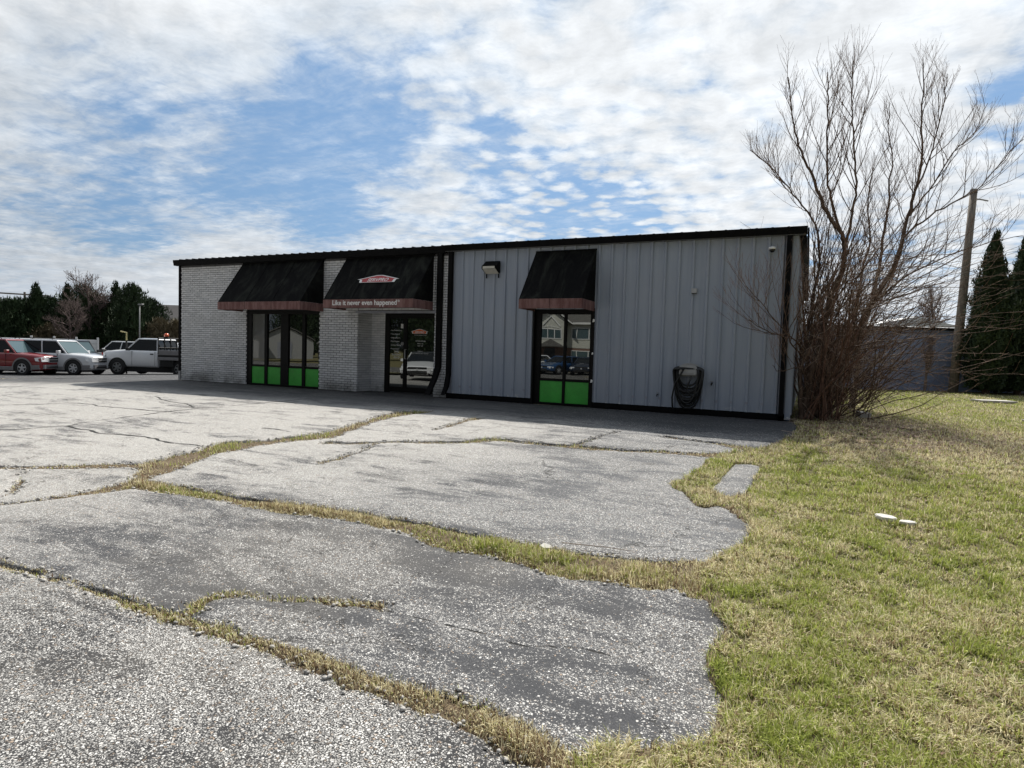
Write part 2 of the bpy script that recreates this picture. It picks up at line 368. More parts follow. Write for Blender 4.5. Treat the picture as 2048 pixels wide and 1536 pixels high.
finish(T,c,0.55,0.0,0.4,T.math('ADD',st_,fi),0.12,0.006)
worn('black_trim',(0.0035,0.0035,0.004),0.7,var=0.3,scale=4,spec=0.12,dirt=(0.018,0.018,0.018),dirtamt=0.35)
worn('dark_bronze',(0.003,0.003,0.003),0.55,var=0.3,scale=5,spec=0.2)
worn('grey_trim',(0.29,0.30,0.35),0.55,var=0.15,scale=5)
worn('roof_sheet',(0.10,0.10,0.10),0.5,var=0.2,scale=2,dirt=(0.25,0.25,0.25),dirtamt=0.5)
worn('green_panel',(0.05,0.40,0.05),0.4,var=0.16,scale=3.5,dirt=(0.08,0.22,0.07),dirtamt=0.35)
T=newmat('awning_cloth'); geo=T.n('ShaderNodeNewGeometry').outputs['Position']
a=T.noise(T.vscale(geo,(2.2,0.8,0.7),(0,0,0),(0,0.5,0)),1.4,8,0.72,0.8).outputs[0]; b=T.noise(geo,30,4,0.7).outputs[0]
c=T.mix(T.sstep(a,0.42,0.72),(0.004,0.004,0.0045),(0.024,0.026,0.022)); c=T.mix(T.sstep(b,0.55,0.75,0,0.35),c,(0.034,0.032,0.028))
finish(T,c,0.9,0,0.1,b,0.3,0.006)
T=newmat('awning_valance'); geo=T.n('ShaderNodeNewGeometry').outputs['Position']
a=T.noise(T.vscale(geo,(5,5,1.0)),1.3,7,0.7).outputs[0]; b=T.noise(geo,40,4,0.7).outputs[0]
c=T.mix(T.sstep(a,0.35,0.68),(0.13,0.062,0.058),(0.25,0.145,0.135)); c=T.mix(T.sstep(b,0.55,0.75,0,0.3),c,(0.29,0.2,0.19))
finish(T,c,0.8,0,0.25,b,0.2,0.005)
worn('white_paint',(0.78,0.78,0.77),0.45,var=0.05,scale=3)
worn('logo_red',(0.42,0.055,0.06),0.6,var=0.15,scale=12)
worn('logo_orange',(0.75,0.14,0.03),0.5,var=0.08,scale=9)
T=newmat('window_glass'); lw=T.n('ShaderNodeNewGeometry').outputs['Position']
nb=T.n('ShaderNodeBump',{'Height':T.noise(lw,1.1,2,0.4).outputs[0],'Strength':0.05,'Distance':0.02}).outputs[0]
gl=T.n('ShaderNodeBsdfGlossy',{'Color':(0.92,0.95,0.93,1),'Roughness':0.0,'Normal':nb}); df=T.n('ShaderNodeBsdfPrincipled',{'Base Color':(0.012,0.013,0.013,1),'Roughness':0.3,'Specular IOR Level':0.0})
fr=T.n('ShaderNodeFresnel',{'IOR':1.7}).outputs[0]
mx=T.n('ShaderNodeMixShader',{0:T.math('ADD',T.math('MULTIPLY',fr,1.0),0.085,clamp=True),1:df.outputs[0],2:gl.outputs[0]}); T.n('ShaderNodeOutputMaterial',{'Surface':mx.outputs[0]})
T=newmat('blind_glass'); 
gl=T.n('ShaderNodeBsdfGlossy',{'Color':(0.9,0.9,0.9,1),'Roughness':0.02}); df=T.n('ShaderNodeBsdfPrincipled',{'Base Color':(0.11,0.11,0.105,1),'Roughness':0.6})
mx=T.n('ShaderNodeMixShader',{0:0.12,1:df.outputs[0],2:gl.outputs[0]}); T.n('ShaderNodeOutputMaterial',{'Surface':mx.outputs[0]})
worn('lamp_lens',(0.55,0.53,0.47),0.25,var=0.08,scale=9)
worn('plastic_grey',(0.36,0.36,0.36),0.5,var=0.1,scale=5)
worn('hose_rubber',(0.011,0.012,0.013),0.45,var=0.3,scale=20)
worn('dome_black',(0.01,0.01,0.012),0.08,var=0.1)
worn('concrete',(0.42,0.40,0.37),0.85,var=0.25,scale=7,bstr=0.5)
worn('white_stone',(0.55,0.53,0.48),0.8,var=0.1,scale=12,bstr=0.4)
worn('rubber',(0.012,0.012,0.013),0.75,var=0.3,scale=12)
worn('alloy',(0.50,0.50,0.51),0.35,metal=0.0,var=0.1,scale=9)
worn('steel_dull',(0.20,0.20,0.20),0.5,metal=0.1,var=0.2,scale=9)
worn('under_black',(0.01,0.01,0.01),0.8,var=0.2)
def paint(n,c,rough=0.28): worn(n,c,rough,var=0.04,scale=2,spec=0.5,**{'Coat Weight':0.7,'Coat Roughness':0.05})
paint('paint_red',(0.20,0.010,0.014)); paint('paint_silver',(0.60,0.61,0.63)); paint('paint_white',(0.74,0.75,0.77)); paint('paint_black',(0.02,0.021,0.023)); paint('paint_blue',(0.012,0.06,0.17))
paint('paint_darkblue',(0.01,0.018,0.04)); paint('paint_grey',(0.08,0.085,0.09))
worn('cladding_grey',(0.19,0.185,0.19),0.55,var=0.12,scale=5)
T=newmat('car_glass'); finish(T,(0.008,0.010,0.012),0.03,0,0.4)
T=newmat('car_glass_clear'); finish(T,(0.07,0.11,0.12),0.03,0,0.6)
T=newmat('headlamp'); finish(T,(0.82,0.82,0.82),0.08,0.3,0.9)
T=newmat('amber'); finish(T,(0.75,0.12,0.03),0.2,0,0.6,**{'Coat Weight':0.5})
worn('truck_red',(0.45,0.03,0.03),0.4,var=0.2,scale=7)
worn('fence_vinyl',(0.74,0.74,0.73),0.4,var=0.04,scale=2)
worn('galvanised',(0.33,0.33,0.33),0.5,metal=0.3,var=0.15,scale=5)
T=newmat('pole_wood'); co=T.n('ShaderNodeTexCoord').outputs['Object']
a=T.noise(T.vscale(co,(30,30,1.2)),1.0,6,0.7).outputs[0]; c=T.mix(T.sstep(a,0.3,0.7),(0.12,0.10,0.085),(0.30,0.265,0.225)); finish(T,c,0.9,0,0.2,a,0.7,0.02)
def bark(n,a_,b_):
    T=newmat(n); co=T.n('ShaderNodeTexCoord').outputs['Object']
    a=T.noise(T.vscale(co,(9,9,3)),2.0,6,0.7).outputs[0]; c=T.mix(T.sstep(a,0.35,0.68),a_,b_); finish(T,c,0.85,0,0.25,a,0.6,0.02)
bark('bark_brown',(0.060,0.038,0.027),(0.165,0.115,0.085)); bark('twig_brown',(0.15,0.088,0.063),(0.33,0.23,0.175)); bark('cane_red',(0.10,0.055,0.036),(0.24,0.14,0.10)); bark('bark_far',(0.10,0.075,0.068),(0.22,0.17,0.155)); bark('twig_pale',(0.3,0.23,0.18),(0.55,0.46,0.38))
def leafm(n,a_,b_):
    T=newmat(n); co=T.n('ShaderNodeTexCoord').outputs['Object']; ri=T.n('ShaderNodeNewGeometry').outputs['Random Per Island']
    c=T.mix(ri,a_,b_); c=T.mix(T.sstep(T.noise(co,0.9,4).outputs[0],0.35,0.65,0,0.5),c,[q*1.7 for q in b_])
    finish(T,c,0.7,0,0.25)
leafm('needles_dark',(0.010,0.020,0.008),(0.030,0.050,0.020)); leafm('needles_cypress',(0.012,0.024,0.010),(0.036,0.055,0.025)); leafm('brush_brown',(0.05,0.038,0.022),(0.12,0.10,0.06)); leafm('leaf_olive',(0.025,0.036,0.012),(0.07,0.085,0.035))
worn('house_siding',(0.60,0.60,0.54),0.7,var=0.06,scale=3); worn('house_brick',(0.22,0.13,0.10),0.85,var=0.25,scale=12); worn('shingle',(0.13,0.125,0.115),0.9,var=0.3,scale=9)
worn('block_wall',(0.27,0.33,0.50),0.8,var=0.18,scale=1.6,dirt=(0.19,0.19,0.24),dirtamt=0.5); worn('tin_roof',(0.62,0.63,0.64),0.32,metal=0.5,var=0.1,scale=3)
worn('dark_roof',(0.05,0.045,0.045),0.8,var=0.2,scale=1)
worn('paper',(0.7,0.7,0.68),0.8,var=0.05,scale=5)
# ------------------------------------------------------------ terrain
BOUND= [(18.83, 0.14), (18.84, -1.89), (18.65, -3.47), (18.29, -4.47), (17.99, -4.85), (17.86, -5.67), (17.78, -6.35), (17.66, -6.78), (17.62, -7.01), (17.84, -7.35), (17.99, -7.63), (18.12, -7.82), (18.27, -7.71), (18.42, -7.85), (18.54, -8.13), (18.59, -8.46), (18.55, -8.78), (18.44, -9.06), (18.36, -9.3), (18.38, -9.56), (18.43, -9.82), (18.5, -10.0), (18.57, -10.24), (18.59, -10.4), (18.56, -10.58), (18.58, -10.77), (18.64, -10.93), (18.69, -11.09), (18.7, -11.26), (18.66, -11.39), (18.59, -11.49), (18.49, -11.59), (18.36, -11.66), (18.26, -11.78), (18.26, -11.91), (18.34, -12.08)]
ISLAND= [(18.2, -5.6), (18.48, -5.58), (18.47, -6.41), (18.43, -7.04), (18.29, -7.27), (18.12, -7.09), (18.14, -6.45)]
CRACKS={
 'stripA':[(18.44, -9.65, 0.381), (18.27, -9.64, 0.338), (18.04, -9.7, 0.322), (17.68, -9.75, 0.28), (17.29, -9.75, 0.25), (16.86, -9.73, 0.22), (16.4, -9.73, 0.188), (15.84, -9.64, 0.195), (15.29, -9.64, 0.185), (14.71, -9.66, 0.144), (14.11, -9.7, 0.136), (13.43, -9.73, 0.126), (12.92, -9.75, 0.154), (12.43, -9.8, 0.156)],
 'stripB':[(18.3, -11.84, 0.093), (18.11, -11.79, 0.095), (17.96, -11.75, 0.098), (17.8, -11.71, 0.115), (17.59, -11.71, 0.097), (17.33, -11.72, 0.078), (17.02, -11.71, 0.071), (16.68, -11.69, 0.049), (16.31, -11.68, 0.039), (15.91, -11.67, 0.039), (15.46, -11.66, 0.04), (14.97, -11.66, 0.041), (14.44, -11.67, 0.036), (13.85, -11.68, 0.036), (13.06, -11.69, 0.036)],
 'stripC':[(12.46, -9.88, 0.105), (12.26, -9.55, 0.103), (11.69, -8.87, 0.383), (11.61, -8.3, 0.388), (11.58, -7.71, 0.352), (11.78, -7.25, 0.27), (11.92, -6.79, 0.331), (12.07, -6.4, 0.229), (11.96, -5.79, 0.167), (11.82, -4.94, 0.147), (11.63, -3.92, 0.249), (11.85, -3.18, 0.202)],
 'stripD':[(12.46, -9.88, 0.136), (12.38, -10.19, 0.09), (12.3, -10.52, 0.067), (12.09, -10.84, 0.063), (11.88, -11.14, 0.061)],
 'stripE':[(11.69, -8.87, 0.197), (11.42, -9.27, 0.123), (11.04, -9.57, 0.084), (10.62, -9.84, 0.076), (10.29, -9.99, 0.072), (9.69, -10.23, 0.079)],
 'stripF':[(10.45, -9.81, 0.012), (11.01, -10.1, 0.012), (11.45, -10.34, 0.042), (11.67, -10.56, 0.034), (11.76, -10.69, 0.022)],
 'stripG':[(15.7, -11.6, 0.047), (15.64, -11.46, 0.052), (15.63, -11.31, 0.04), (15.83, -11.24, 0.018), (16.03, -11.19, 0.018), (16.26, -11.09, 0.015), (16.45, -11.02, 0.029), (16.55, -10.98, 0.024), (16.67, -11.01, 0.012)],
 'stripH':[(13.43, -8.0, 0.045), (13.47, -7.67, 0.058), (13.44, -7.32, 0.043), (13.32, -6.85, 0.032), (13.24, -6.45, 0.079), (13.91, -6.18, 0.119), (14.33, -5.86, 0.117), (14.65, -5.49, 0.2), (15.24, -5.46, 0.117), (15.95, -5.43, 0.155), (16.53, -5.37, 0.115), (17.15, -5.24, 0.148), (17.69, -5.14, 0.149), (18.01, -5.04, 0.187)],
 'stripI':[(12.55, -6.92, 0.079), (12.87, -6.75, 0.082), (13.27, -6.49, 0.082)],
 'stripJ':[(15.89, -5.28, 0.037), (16.0, -4.62, 0.037), (16.1, -3.86, 0.044)],
 'stripK':[(13.33, -5.13, 0.039), (13.32, -4.62, 0.059), (13.31, -3.88, 0.086), (13.38, -3.5, 0.046)],
 'stripL':[(16.94, -3.84, 0.09), (17.52, -4.05, 0.11), (17.98, -4.18, 0.106), (18.28, -4.39, 0.169)],
 'stripM':[(-9.22, -1.73, 1.052), (-8.45, -0.13, 0.995), (-6.12, 1.13, 0.992), (-3.65, 2.42, 1.0)],
 'thinA':[(7.23, -8.95, 0.085), (7.3, -8.58, 0.087), (7.55, -8.28, 0.089), (7.82, -7.89, 0.038), (8.89, -7.98, 0.048), (9.91, -7.93, 0.039), (10.7, -8.01, 0.037), (11.21, -7.99, 0.042)],
 'thinB':[(7.82, -7.89, 0.083), (7.64, -7.3, 0.12), (7.67, -6.88, 0.088), (7.64, -5.97, 0.106), (7.76, -5.29, 0.115), (7.99, -4.22, 0.103), (8.15, -3.37, 0.087), (8.25, -2.34, 0.1)],
 'thinC':[(3.58, -7.34, 0.098), (3.72, -6.89, 0.09), (4.32, -6.45, 0.096), (4.75, -5.99, 0.045), (5.69, -6.04, 0.043), (6.88, -6.07, 0.058), (7.81, -5.88, 0.062)],
 'thinD':[(4.88, -4.25, 0.015), (5.83, -4.68, 0.038), (6.9, -4.92, 0.012), (7.59, -5.3, 0.013)],
 'thinE':[(16.67, -11.01, 0.012), (16.83, -11.03, 0.012), (17.11, -11.02, 0.012), (17.37, -11.01, 0.012), (17.66, -11.04, 0.012), (17.81, -10.97, 0.012), (18.0, -10.93, 0.012), (18.14, -10.94, 0.012)],
 'thinF':[(10.76, -6.39, 0.036), (11.38, -6.45, 0.046), (12.01, -6.33, 0.04)],
 'thinG':[(13.63, -1.8, 0.066), (14.36, -2.2, 0.092), (15.3, -2.14, 0.09), (16.44, -1.88, 0.083), (17.22, -2.06, 0.081)],
 'thinH':[(11.62, -3.74, 0.082), (12.45, -3.18, 0.08), (13.52, -3.04, 0.084), (14.28, -2.79, 0.091), (15.23, -3.13, 0.053)],
}
LIMBS={
 'S1':[(18.98, 0.58, 0.02), (19.03, 0.65, 0.85), (19.21, 0.78, 1.6), (19.37, 0.91, 2.57), (19.56, 1.03, 3.22), (19.58, 1.08, 3.85), (19.2, 0.93, 4.43), (19.03, 0.87, 4.83), (18.88, 0.82, 5.23), (18.68, 0.75, 5.6), (18.51, 0.7, 6.13), (18.43, 0.68, 6.47), (18.32, 0.68, 7.31)],
 'S2':[(19.57, 1.3, 3.89), (19.31, 1.22, 4.67), (19.17, 1.18, 5.21), (19.13, 1.21, 6.09), (19.12, 1.24, 6.73), (19.1, 1.26, 7.21), (19.07, 1.27, 7.52)],
 'S3':[(19.56, 1.05, 3.43), (19.64, 1.0, 3.99), (19.69, 0.94, 4.5), (19.72, 0.99, 5.04), (19.63, 0.99, 5.82), (19.61, 1.01, 6.28), (19.54, 1.02, 7.05), (19.54, 1.05, 7.69)],
 'S0':[(18.92, 0.44, 0.02), (18.86, 0.46, 0.85), (18.94, 0.87, 1.6), (19.03, 1.08, 2.59), (19.12, 1.28, 3.48), (18.99, 1.26, 4.25), (18.62, 1.12, 4.78), (18.24, 0.97, 5.3), (17.87, 0.82, 5.66), (17.59, 0.7, 5.87)],
 'S5':[(19.17, 1.0, 0.06), (19.46, 1.28, 0.63), (19.83, 1.73, 1.53), (20.16, 2.16, 2.45), (20.65, 2.66, 3.41), (20.78, 2.75, 3.92), (20.92, 2.86, 4.66), (21.04, 2.95, 5.27), (21.13, 3.03, 5.85), (21.09, 3.05, 6.62), (21.07, 3.09, 7.45), (21.04, 3.12, 8.26)],
 'S6':[(21.04, 2.95, 5.27), (21.31, 3.34, 6.01), (21.53, 3.62, 7.08), (21.61, 3.8, 7.72), (21.63, 3.83, 8.09)],
 'S7':[(20.92, 2.86, 4.66), (21.33, 3.2, 5.29), (21.8, 3.58, 6.2), (22.23, 3.93, 6.66), (22.5, 4.1, 7.4)],
 'S8':[(20.63, 2.55, 3.4), (20.82, 2.56, 4.11), (21.29, 2.7, 4.57), (21.85, 2.88, 4.95), (22.26, 2.97, 5.24), (22.77, 3.15, 5.97), (23.03, 3.28, 6.29)],
 'S9':[(20.16, 2.16, 2.45), (20.76, 2.26, 3.12), (21.51, 2.41, 3.56), (22.26, 2.68, 3.9), (23.07, 2.96, 4.12)],
 'S4':[(20.14, 5.56, 0.04), (20.25, 5.66, 0.91), (20.3, 5.73, 1.88), (20.54, 5.91, 3.0), (20.67, 6.03, 4.12), (20.75, 6.13, 5.15), (20.82, 6.19, 5.68), (20.8, 6.22, 6.37), (20.85, 6.28, 6.9), (20.73, 6.27, 7.72), (20.7, 6.29, 8.45)],
 'S10':[(19.56, 3.62, 0.01), (19.62, 3.69, 0.79), (19.83, 3.84, 1.69), (20.06, 4.01, 2.71), (20.13, 4.09, 3.6), (20.26, 4.2, 4.49), (20.17, 4.2, 5.25), (20.24, 4.29, 6.14)],
 'L1':[(18.95, 0.3, 1.28), (18.7, -0.35, 1.57), (18.52, -0.64, 1.85), (18.19, -1.0, 2.27), (17.83, -1.36, 2.65)],
 'L2':[(18.91, 0.29, 1.48), (18.64, -0.37, 1.75), (18.38, -0.71, 1.77), (18.12, -1.05, 1.88), (17.92, -1.36, 2.0)],
 'L3':[(18.97, 0.29, 0.86), (18.82, -0.21, 1.12), (18.5, -0.7, 1.04), (18.37, -0.86, 1.16)],
}
def seg_dist(px, py, ax, ay, bx, by, wa, wb):
    dx, dy = bx-ax, by-ay; L2 = dx*dx+dy*dy+1e-12
    t = np.clip(((px-ax)*dx+(py-ay)*dy)/L2, 0, 1)
    return np.hypot(px-(ax+t*dx), py-(ay+t*dy))-(wa+(wb-wa)*t)
def in_poly(px, py, P):
    ins = np.zeros(px.shape, bool); n = len(P)
    for i in range(n):
        x0, y0 = P[i]; x1, y1 = P[(i+1) % n]
        if y0 == y1: continue
        c = ((y0 > py) != (y1 > py)) & (px < (x1-x0)*(py-y0)/(y1-y0)+x0)
        ins ^= c
    return ins
def poly_sd(px, py, P):
    d = np.full(px.shape, 1e9)
    for i in range(len(P)):
        a = P[i]; b = P[(i+1) % len(P)]
        d = np.minimum(d, seg_dist(px, py, a[0], a[1], b[0], b[1], 0, 0))
    return np.where(in_poly(px, py, P), d, -d)
def smooth_line(P, n=4):
    out = []
    for i in range(len(P)-1):
        p0 = P[max(i-1, 0)]; p1 = P[i]; p2 = P[i+1]; p3 = P[min(i+2, len(P)-1)]
        for k in range(n):
            t = k/n
            out.append(tuple(0.5*((2*b)+(-a+c)*t+(2*a-5*b+4*c-d)*t*t+(-a+3*b-3*c+d)*t**3) for a, b, c, d in zip(p0, p1, p2, p3)))
    out.append(tuple(P[-1])); return out
LOT = smooth_line(BOUND, 3)+[(16.2, -15.5), (16.2, -24), (-90, -24), (-90, 60), (-0.03, 60), (-0.03, 0.03), (7.46, 0.03), (7.46, 0.7), (10.0, 0.7), (10.0, 0.03), (18.8, 0.03)]
ISL = smooth_line(ISLAND+[ISLAND[0]], 3)[:-1]
CR = {}
for k, P in CRACKS.items():
    if k.startswith('thin'): P = [(x, y, (0.012 if k == 'thinE' else 0.02) if x > 11 else 0.045) for x, y, w in P]
    elif k == 'stripM': P = [(x, y, 0.22) for x, y, w in P]
    else: P = [(x, y, min(w*0.85, 0.32)) for x, y, w in P]
    CR[k] = smooth_line(P, 3)
def thin_sd(px, py):
    jx = (vn(px, py, 2.8, 3, 4)-.5)*0.15; jy = (vn(px, py, 2.8, 9, 4)-.5)*0.15
    d = np.full(px.shape, 9.0)
    for k, P in CR.items():
        if not k.startswith('thin'): continue
        for a, b in zip(P[:-1], P[1:]): d = np.minimum(d, seg_dist(px+jx, py+jy, a[0], a[1], b[0], b[1], a[2]*.6, b[2]*.6))
    return d
def crack_sd(px, py, grass_only=False):
    """distance outside every crack (negative inside)"""
    jx = (vn(px, py, 2.8, 3, 4)-.5)*0.15; jy = (vn(px, py, 2.8, 9, 4)-.5)*0.15
    far = 1+0*px
    qx, qy = px+jx*far, py+jy*far
    wn_ = vn(px, py, 1.7, 21, 3); fine_ = (vn(px, py, 12.0, 23, 3)-.5)*0.050
    d = np.full(px.shape, 1e9)
    for k, P in CR.items():
        if k.startswith('thin'): continue
        xs = [p[0] for p in P]; ys = [p[1] for p in P]
        m = (px > min(xs)-1.2) & (px < max(xs)+1.2) & (py > min(ys)-1.2) & (py < max(ys)+1.2)
        if not m.any(): continue
        X, Y = qx[m], qy[m]; dd = np.full(X.shape, 1e9)
        s = 0.45+1.1*wn_[m] if not k.startswith('thin') else 0.6+0.8*wn_[m]
        for a, b in zip(P[:-1], P[1:]):
            dd = np.minimum(dd, seg_dist(X, Y, a[0], a[1], b[0], b[1], 0, 0)-s*(a[2]+b[2])/2)
        d[m] = np.minimum(d[m], dd+fine_[m])
    return d
def lot_sd(px, py):
    e = (vn(px, py, 3.0, 31, 4)-.5)*0.12+(vn(px, py, 13.0, 33, 3)-.5)*0.055
    return np.maximum(poly_sd(px, py, LOT)+e*(np.hypot(px-18, py+7) < 14), poly_sd(px, py, ISL)+e*0.5)
def axis(parts):
    a = []
    for lo, hi, st in parts: a += list(np.arange(lo, hi-st*0.5, st))
    a.append(parts[-1][1]); return np.array(a)
gx = axis([(-90, -30, 5), (-30, -2, .5), (-2, 9, .055), (9, 19.3, .032)])
gy = axis([(-24, -14.6, .6), (-14.6, -4, .032), (-4, 0.02, .055), (0.02, 0.72, .14), (0.72, 14, .7), (14, 60, 4)])
GX, GY = np.meshgrid(gx, gy, indexing='ij'); nx, ny = GX.shape
S = np.minimum(lot_sd(GX, GY), crack_sd(GX, GY))
cxs = (GX[:-1, :-1]+GX[1:, 1:])/2; cys = (GY[:-1, :-1]+GY[1:, 1:])/2
Sc = (S[:-1, :-1]+S[1:, :-1]+S[:-1, 1:]+S[1:, 1:])/4
keep = Sc > 0
# pull the border vertices onto the edge line so that slab edges run smooth
hx = np.gradient(gx)[:, None]*np.ones((1, ny)); hy = np.gradient(gy)[None, :]*np.ones((nx, 1))
Gx_, Gy_ = np.gradient(S, gx, gy); gn = np.hypot(Gx_, Gy_)+1e-6
lim = 0.62*np.minimum(hx, hy)
mv = (np.abs(S) < lim)
PX = GX-np.where(mv, np.clip(S/gn, -lim, lim)*Gx_/gn, 0); PY = GY-np.where(mv, np.clip(S/gn, -lim, lim)*Gy_/gn, 0)
PZ = ground(PX, PY)+(vn(PX, PY, 0.7, 41, 3)-.5)*0.05*sm(0.0, 2.0, -PY)+(vn(PX, PY, 6.0, 43, 2)-.5)*0.006
PZ -= 0.010*sm(0.10, 0.0, S)                                   # worn down lip at every edge
TH = thin_sd(PX, PY)
# connected slabs
lab = -np.ones(keep.shape, int); cur = 0; sizes = []
from collections import deque
kl = keep.tolist(); NX, NY = keep.shape; labl = [[-1]*NY for _ in range(NX)]
for i0 in range(NX):
    for j0 in range(NY):
        if kl[i0][j0] and labl[i0][j0] < 0:
            q = deque([(i0, j0)]); labl[i0][j0] = cur; n = 0
            while q:
                i, j = q.popleft(); n += 1
                for a, b in ((i+1, j), (i-1, j), (i, j+1), (i, j-1)):
                    if 0 <= a < NX and 0 <= b < NY and kl[a][b] and labl[a][b] < 0:
                        labl[a][b] = cur; q.append((a, b))
            sizes.append(n); cur += 1
lab = np.array(labl)
lot = bpy.data.objects.new('parking_lot', None); COL.objects.link(lot); tag(lot, kind='structure', label='cracked grey asphalt parking lot with pale worn stones')
for L in range(cur):
    if sizes[L] < 14: continue
    ii, jj = np.nonzero(lab == L)
    v00 = ii*ny+jj; quads = np.stack([v00, v00+ny, v00+ny+1, v00+1], 1)
    edges = {}
    # border edges get a skirt down into the soil
    e = np.concatenate([quads[:, [0, 1]], quads[:, [1, 2]], quads[:, [2, 3]], quads[:, [3, 0]]])
    key = np.minimum(e[:, 0], e[:, 1])*(nx*ny)+np.maximum(e[:, 0], e[:, 1])
    uk, inv_, cnt = np.unique(key, return_inverse=True, return_counts=True)
    be = e[cnt[inv_] == 1]
    ids = np.unique(quads); remap = -np.ones(nx*ny, int); remap[ids] = np.arange(len(ids))
    V = np.stack([PX.ravel()[ids], PY.ravel()[ids], PZ.ravel()[ids]], 1)
    bi = np.unique(be); rb = -np.ones(nx*ny, int); rb[bi] = np.arange(len(bi))+len(ids)
    VB = np.stack([PX.ravel()[bi], PY.ravel()[bi], PZ.ravel()[bi]-0.09], 1)
    Fq = remap[quads]; Fs = np.stack([remap[be[:, 1]], remap[be[:, 0]], rb[be[:, 0]], rb[be[:, 1]]], 1)
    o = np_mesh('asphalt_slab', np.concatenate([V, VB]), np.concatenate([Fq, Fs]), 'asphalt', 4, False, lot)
    at_ = o.data.attributes.new('thin', 'FLOAT', 'POINT'); at_.data.foreach_set('value', np.concatenate([TH.ravel()[ids], TH.ravel()[bi]]).astype(np.float32))
# lawn and soil sheet below, out to the horizon
lx = axis([(-700, -100, 60), (-100, -20, 4), (-20, 8, .5), (8, 14, .12), (14, 28, .08), (28, 60, 1), (60, 700, 40)])
ly = axis([(-700, -60, 40), (-60, -16, 2), (-16, 2, .08), (2, 40, .5), (40, 100, 4), (100, 900, 50)])
LX, LY = np.meshgrid(lx, ly, indexing='ij')
def lawn_z(x, y):
    s = lot_sd(x, y); c = crack_sd(x, y)
    inside = sm(-0.12, 0.03, s)
    # in the lawn the turf stands level with the slabs, in cracks the soil lies lower, under slabs deeper
    z = ground(x, y)+(vn(x, y, 0.6, 51, 3)-.5)*0.05+(vn(x, y, 4.0, 53, 3)-.5)*0.030
    dz = np.where(s < 0, 0.004, -0.018)-0.05*sm(-0.02, 0.05, np.minimum(s, c))
    return z+dz-0.004
LZ = lawn_z(LX, LY); nlx, nly = LX.shape
vi = (np.arange(nlx-1)[:, None]*nly+np.arange(nly-1)[None, :]).ravel()
Fl = np.stack([vi, vi+nly, vi+nly+1, vi+1], 1)
lw_ = np_mesh('lawn', np.stack([LX.ravel(), LY.ravel(), LZ.ravel()], 1), Fl, 'lawn_soil', 4, True)
lw_.data.materials.append(MATS['crack_soil'])
fx = (LX[:-1, :-1]+LX[1:, 1:])/2; fy = (LY[:-1, :-1]+LY[1:, 1:])/2
near_ = (fx > -20) & (fx < 20) & (fy > -16) & (fy < 2)
mi = np.where(near_ & (poly_sd(fx, fy, LOT) > -0.05), 1, 0)
mi = np.where((fx > 18.7) & (np.hypot((fx-20.4)/2.0, (fy+1.0)/2.9) < 1+0.7*(vn(fx, fy, 1.5, 5)-.5)), 1, mi)
lw_.data.polygons.foreach_set('material_index', mi.ravel().astype(np.int32))
tag(lw_, kind='structure', label='patchy spring lawn of green grass and dead straw')

# ---- grass blades: real little leaves, straw and green, lying and standing
def blades(name, X, Y, Z, length, width, green, lean, label, straw_dark=0.0):
    n = len(X); az = rng.uniform(0, 2*np.pi, n); 
    L = length; dx, dy = np.cos(az), np.sin(az); px_, py_ = -dy, dx
    t1 = np.sin(lean*0.55); c1 = np.cos(lean*0.55); t2 = np.sin(np.minimum(lean*1.25, 1.52)); c2 = np.cos(np.minimum(lean*1.25, 1.52))
    V = np.zeros((n, 5, 3))
    h = width/2
    V[:, 0] = np.stack([X-px_*h, Y-py_*h, Z-0.004], 1); V[:, 1] = np.stack([X+px_*h, Y+py_*h, Z-0.004], 1)
    mx_, my_, mz_ = X+dx*t1*L*.5, Y+dy*t1*L*.5, Z+c1*L*.5
    V[:, 2] = np.stack([mx_+px_*h*.8, my_+py_*h*.8, mz_], 1); V[:, 3] = np.stack([mx_-px_*h*.8, my_-py_*h*.8, mz_], 1)
    V[:, 4] = np.stack([mx_+dx*t2*L*.5, my_+dy*t2*L*.5, mz_+c2*L*.5], 1)
    b = np.arange(n)[:, None]*5
    F = np.concatenate([b+np.array([0, 1, 2]), b+np.array([0, 2, 3]), b+np.array([3, 2, 4])], 0)
    o = np_mesh(name, V.reshape(-1, 3), F, 'grass_blade', 3)
    r = rng.uniform(0, 1, n)[:, None]; r2_ = rng.uniform(0, 1, n)[:, None]
    g = np.array([0.22, 0.265, 0.045])*(1-r)+np.array([0.49, 0.54, 0.14])*r
    s = np.array([0.46, 0.385, 0.195])*(1-r)+np.array([0.92, 0.85, 0.57])*r
    dk = np.array([0.13, 0.08, 0.045])*(1-r)+np.array([0.30, 0.20, 0.12])*r
    s = np.where(r2_ < (0.20+straw_dark), dk, s)
    col = np.where(green[:, None] > rng.uniform(0, 1, n)[:, None], g, s)
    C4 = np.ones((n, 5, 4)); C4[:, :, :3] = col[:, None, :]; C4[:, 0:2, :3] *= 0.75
    at_ = o.data.color_attributes.new('Col', 'FLOAT_COLOR', 'POINT'); at_.data.foreach_set('color', C4.astype(np.float32).ravel())
    return tag(o, label, kind='stuff')
def lawn_samples(n):
    # more leaves where the ground can be seen close by, fewer far off
    out = []
    tries = n
    rr = np.empty(0)
    d = 2.0*np.exp(rng.uniform(0, math.log(34/2.0), tries*3)); a = rng.uniform(R(-62), R(80), tries*3)   # angle right of +Y is negative
    wgt = np.minimum(1, (d/5.5))**1.2*np.minimum(1, (9.0/d))**0.75; k = rng.uniform(0, 1, len(d)) < wgt
    d, a = d[k], a[k]
    x = CAM[0]-np.sin(a)*d; y = CAM[1]+np.cos(a)*d
    return x, y, d
x, y, d = lawn_samples(1000000)
s = lot_sd(x, y)
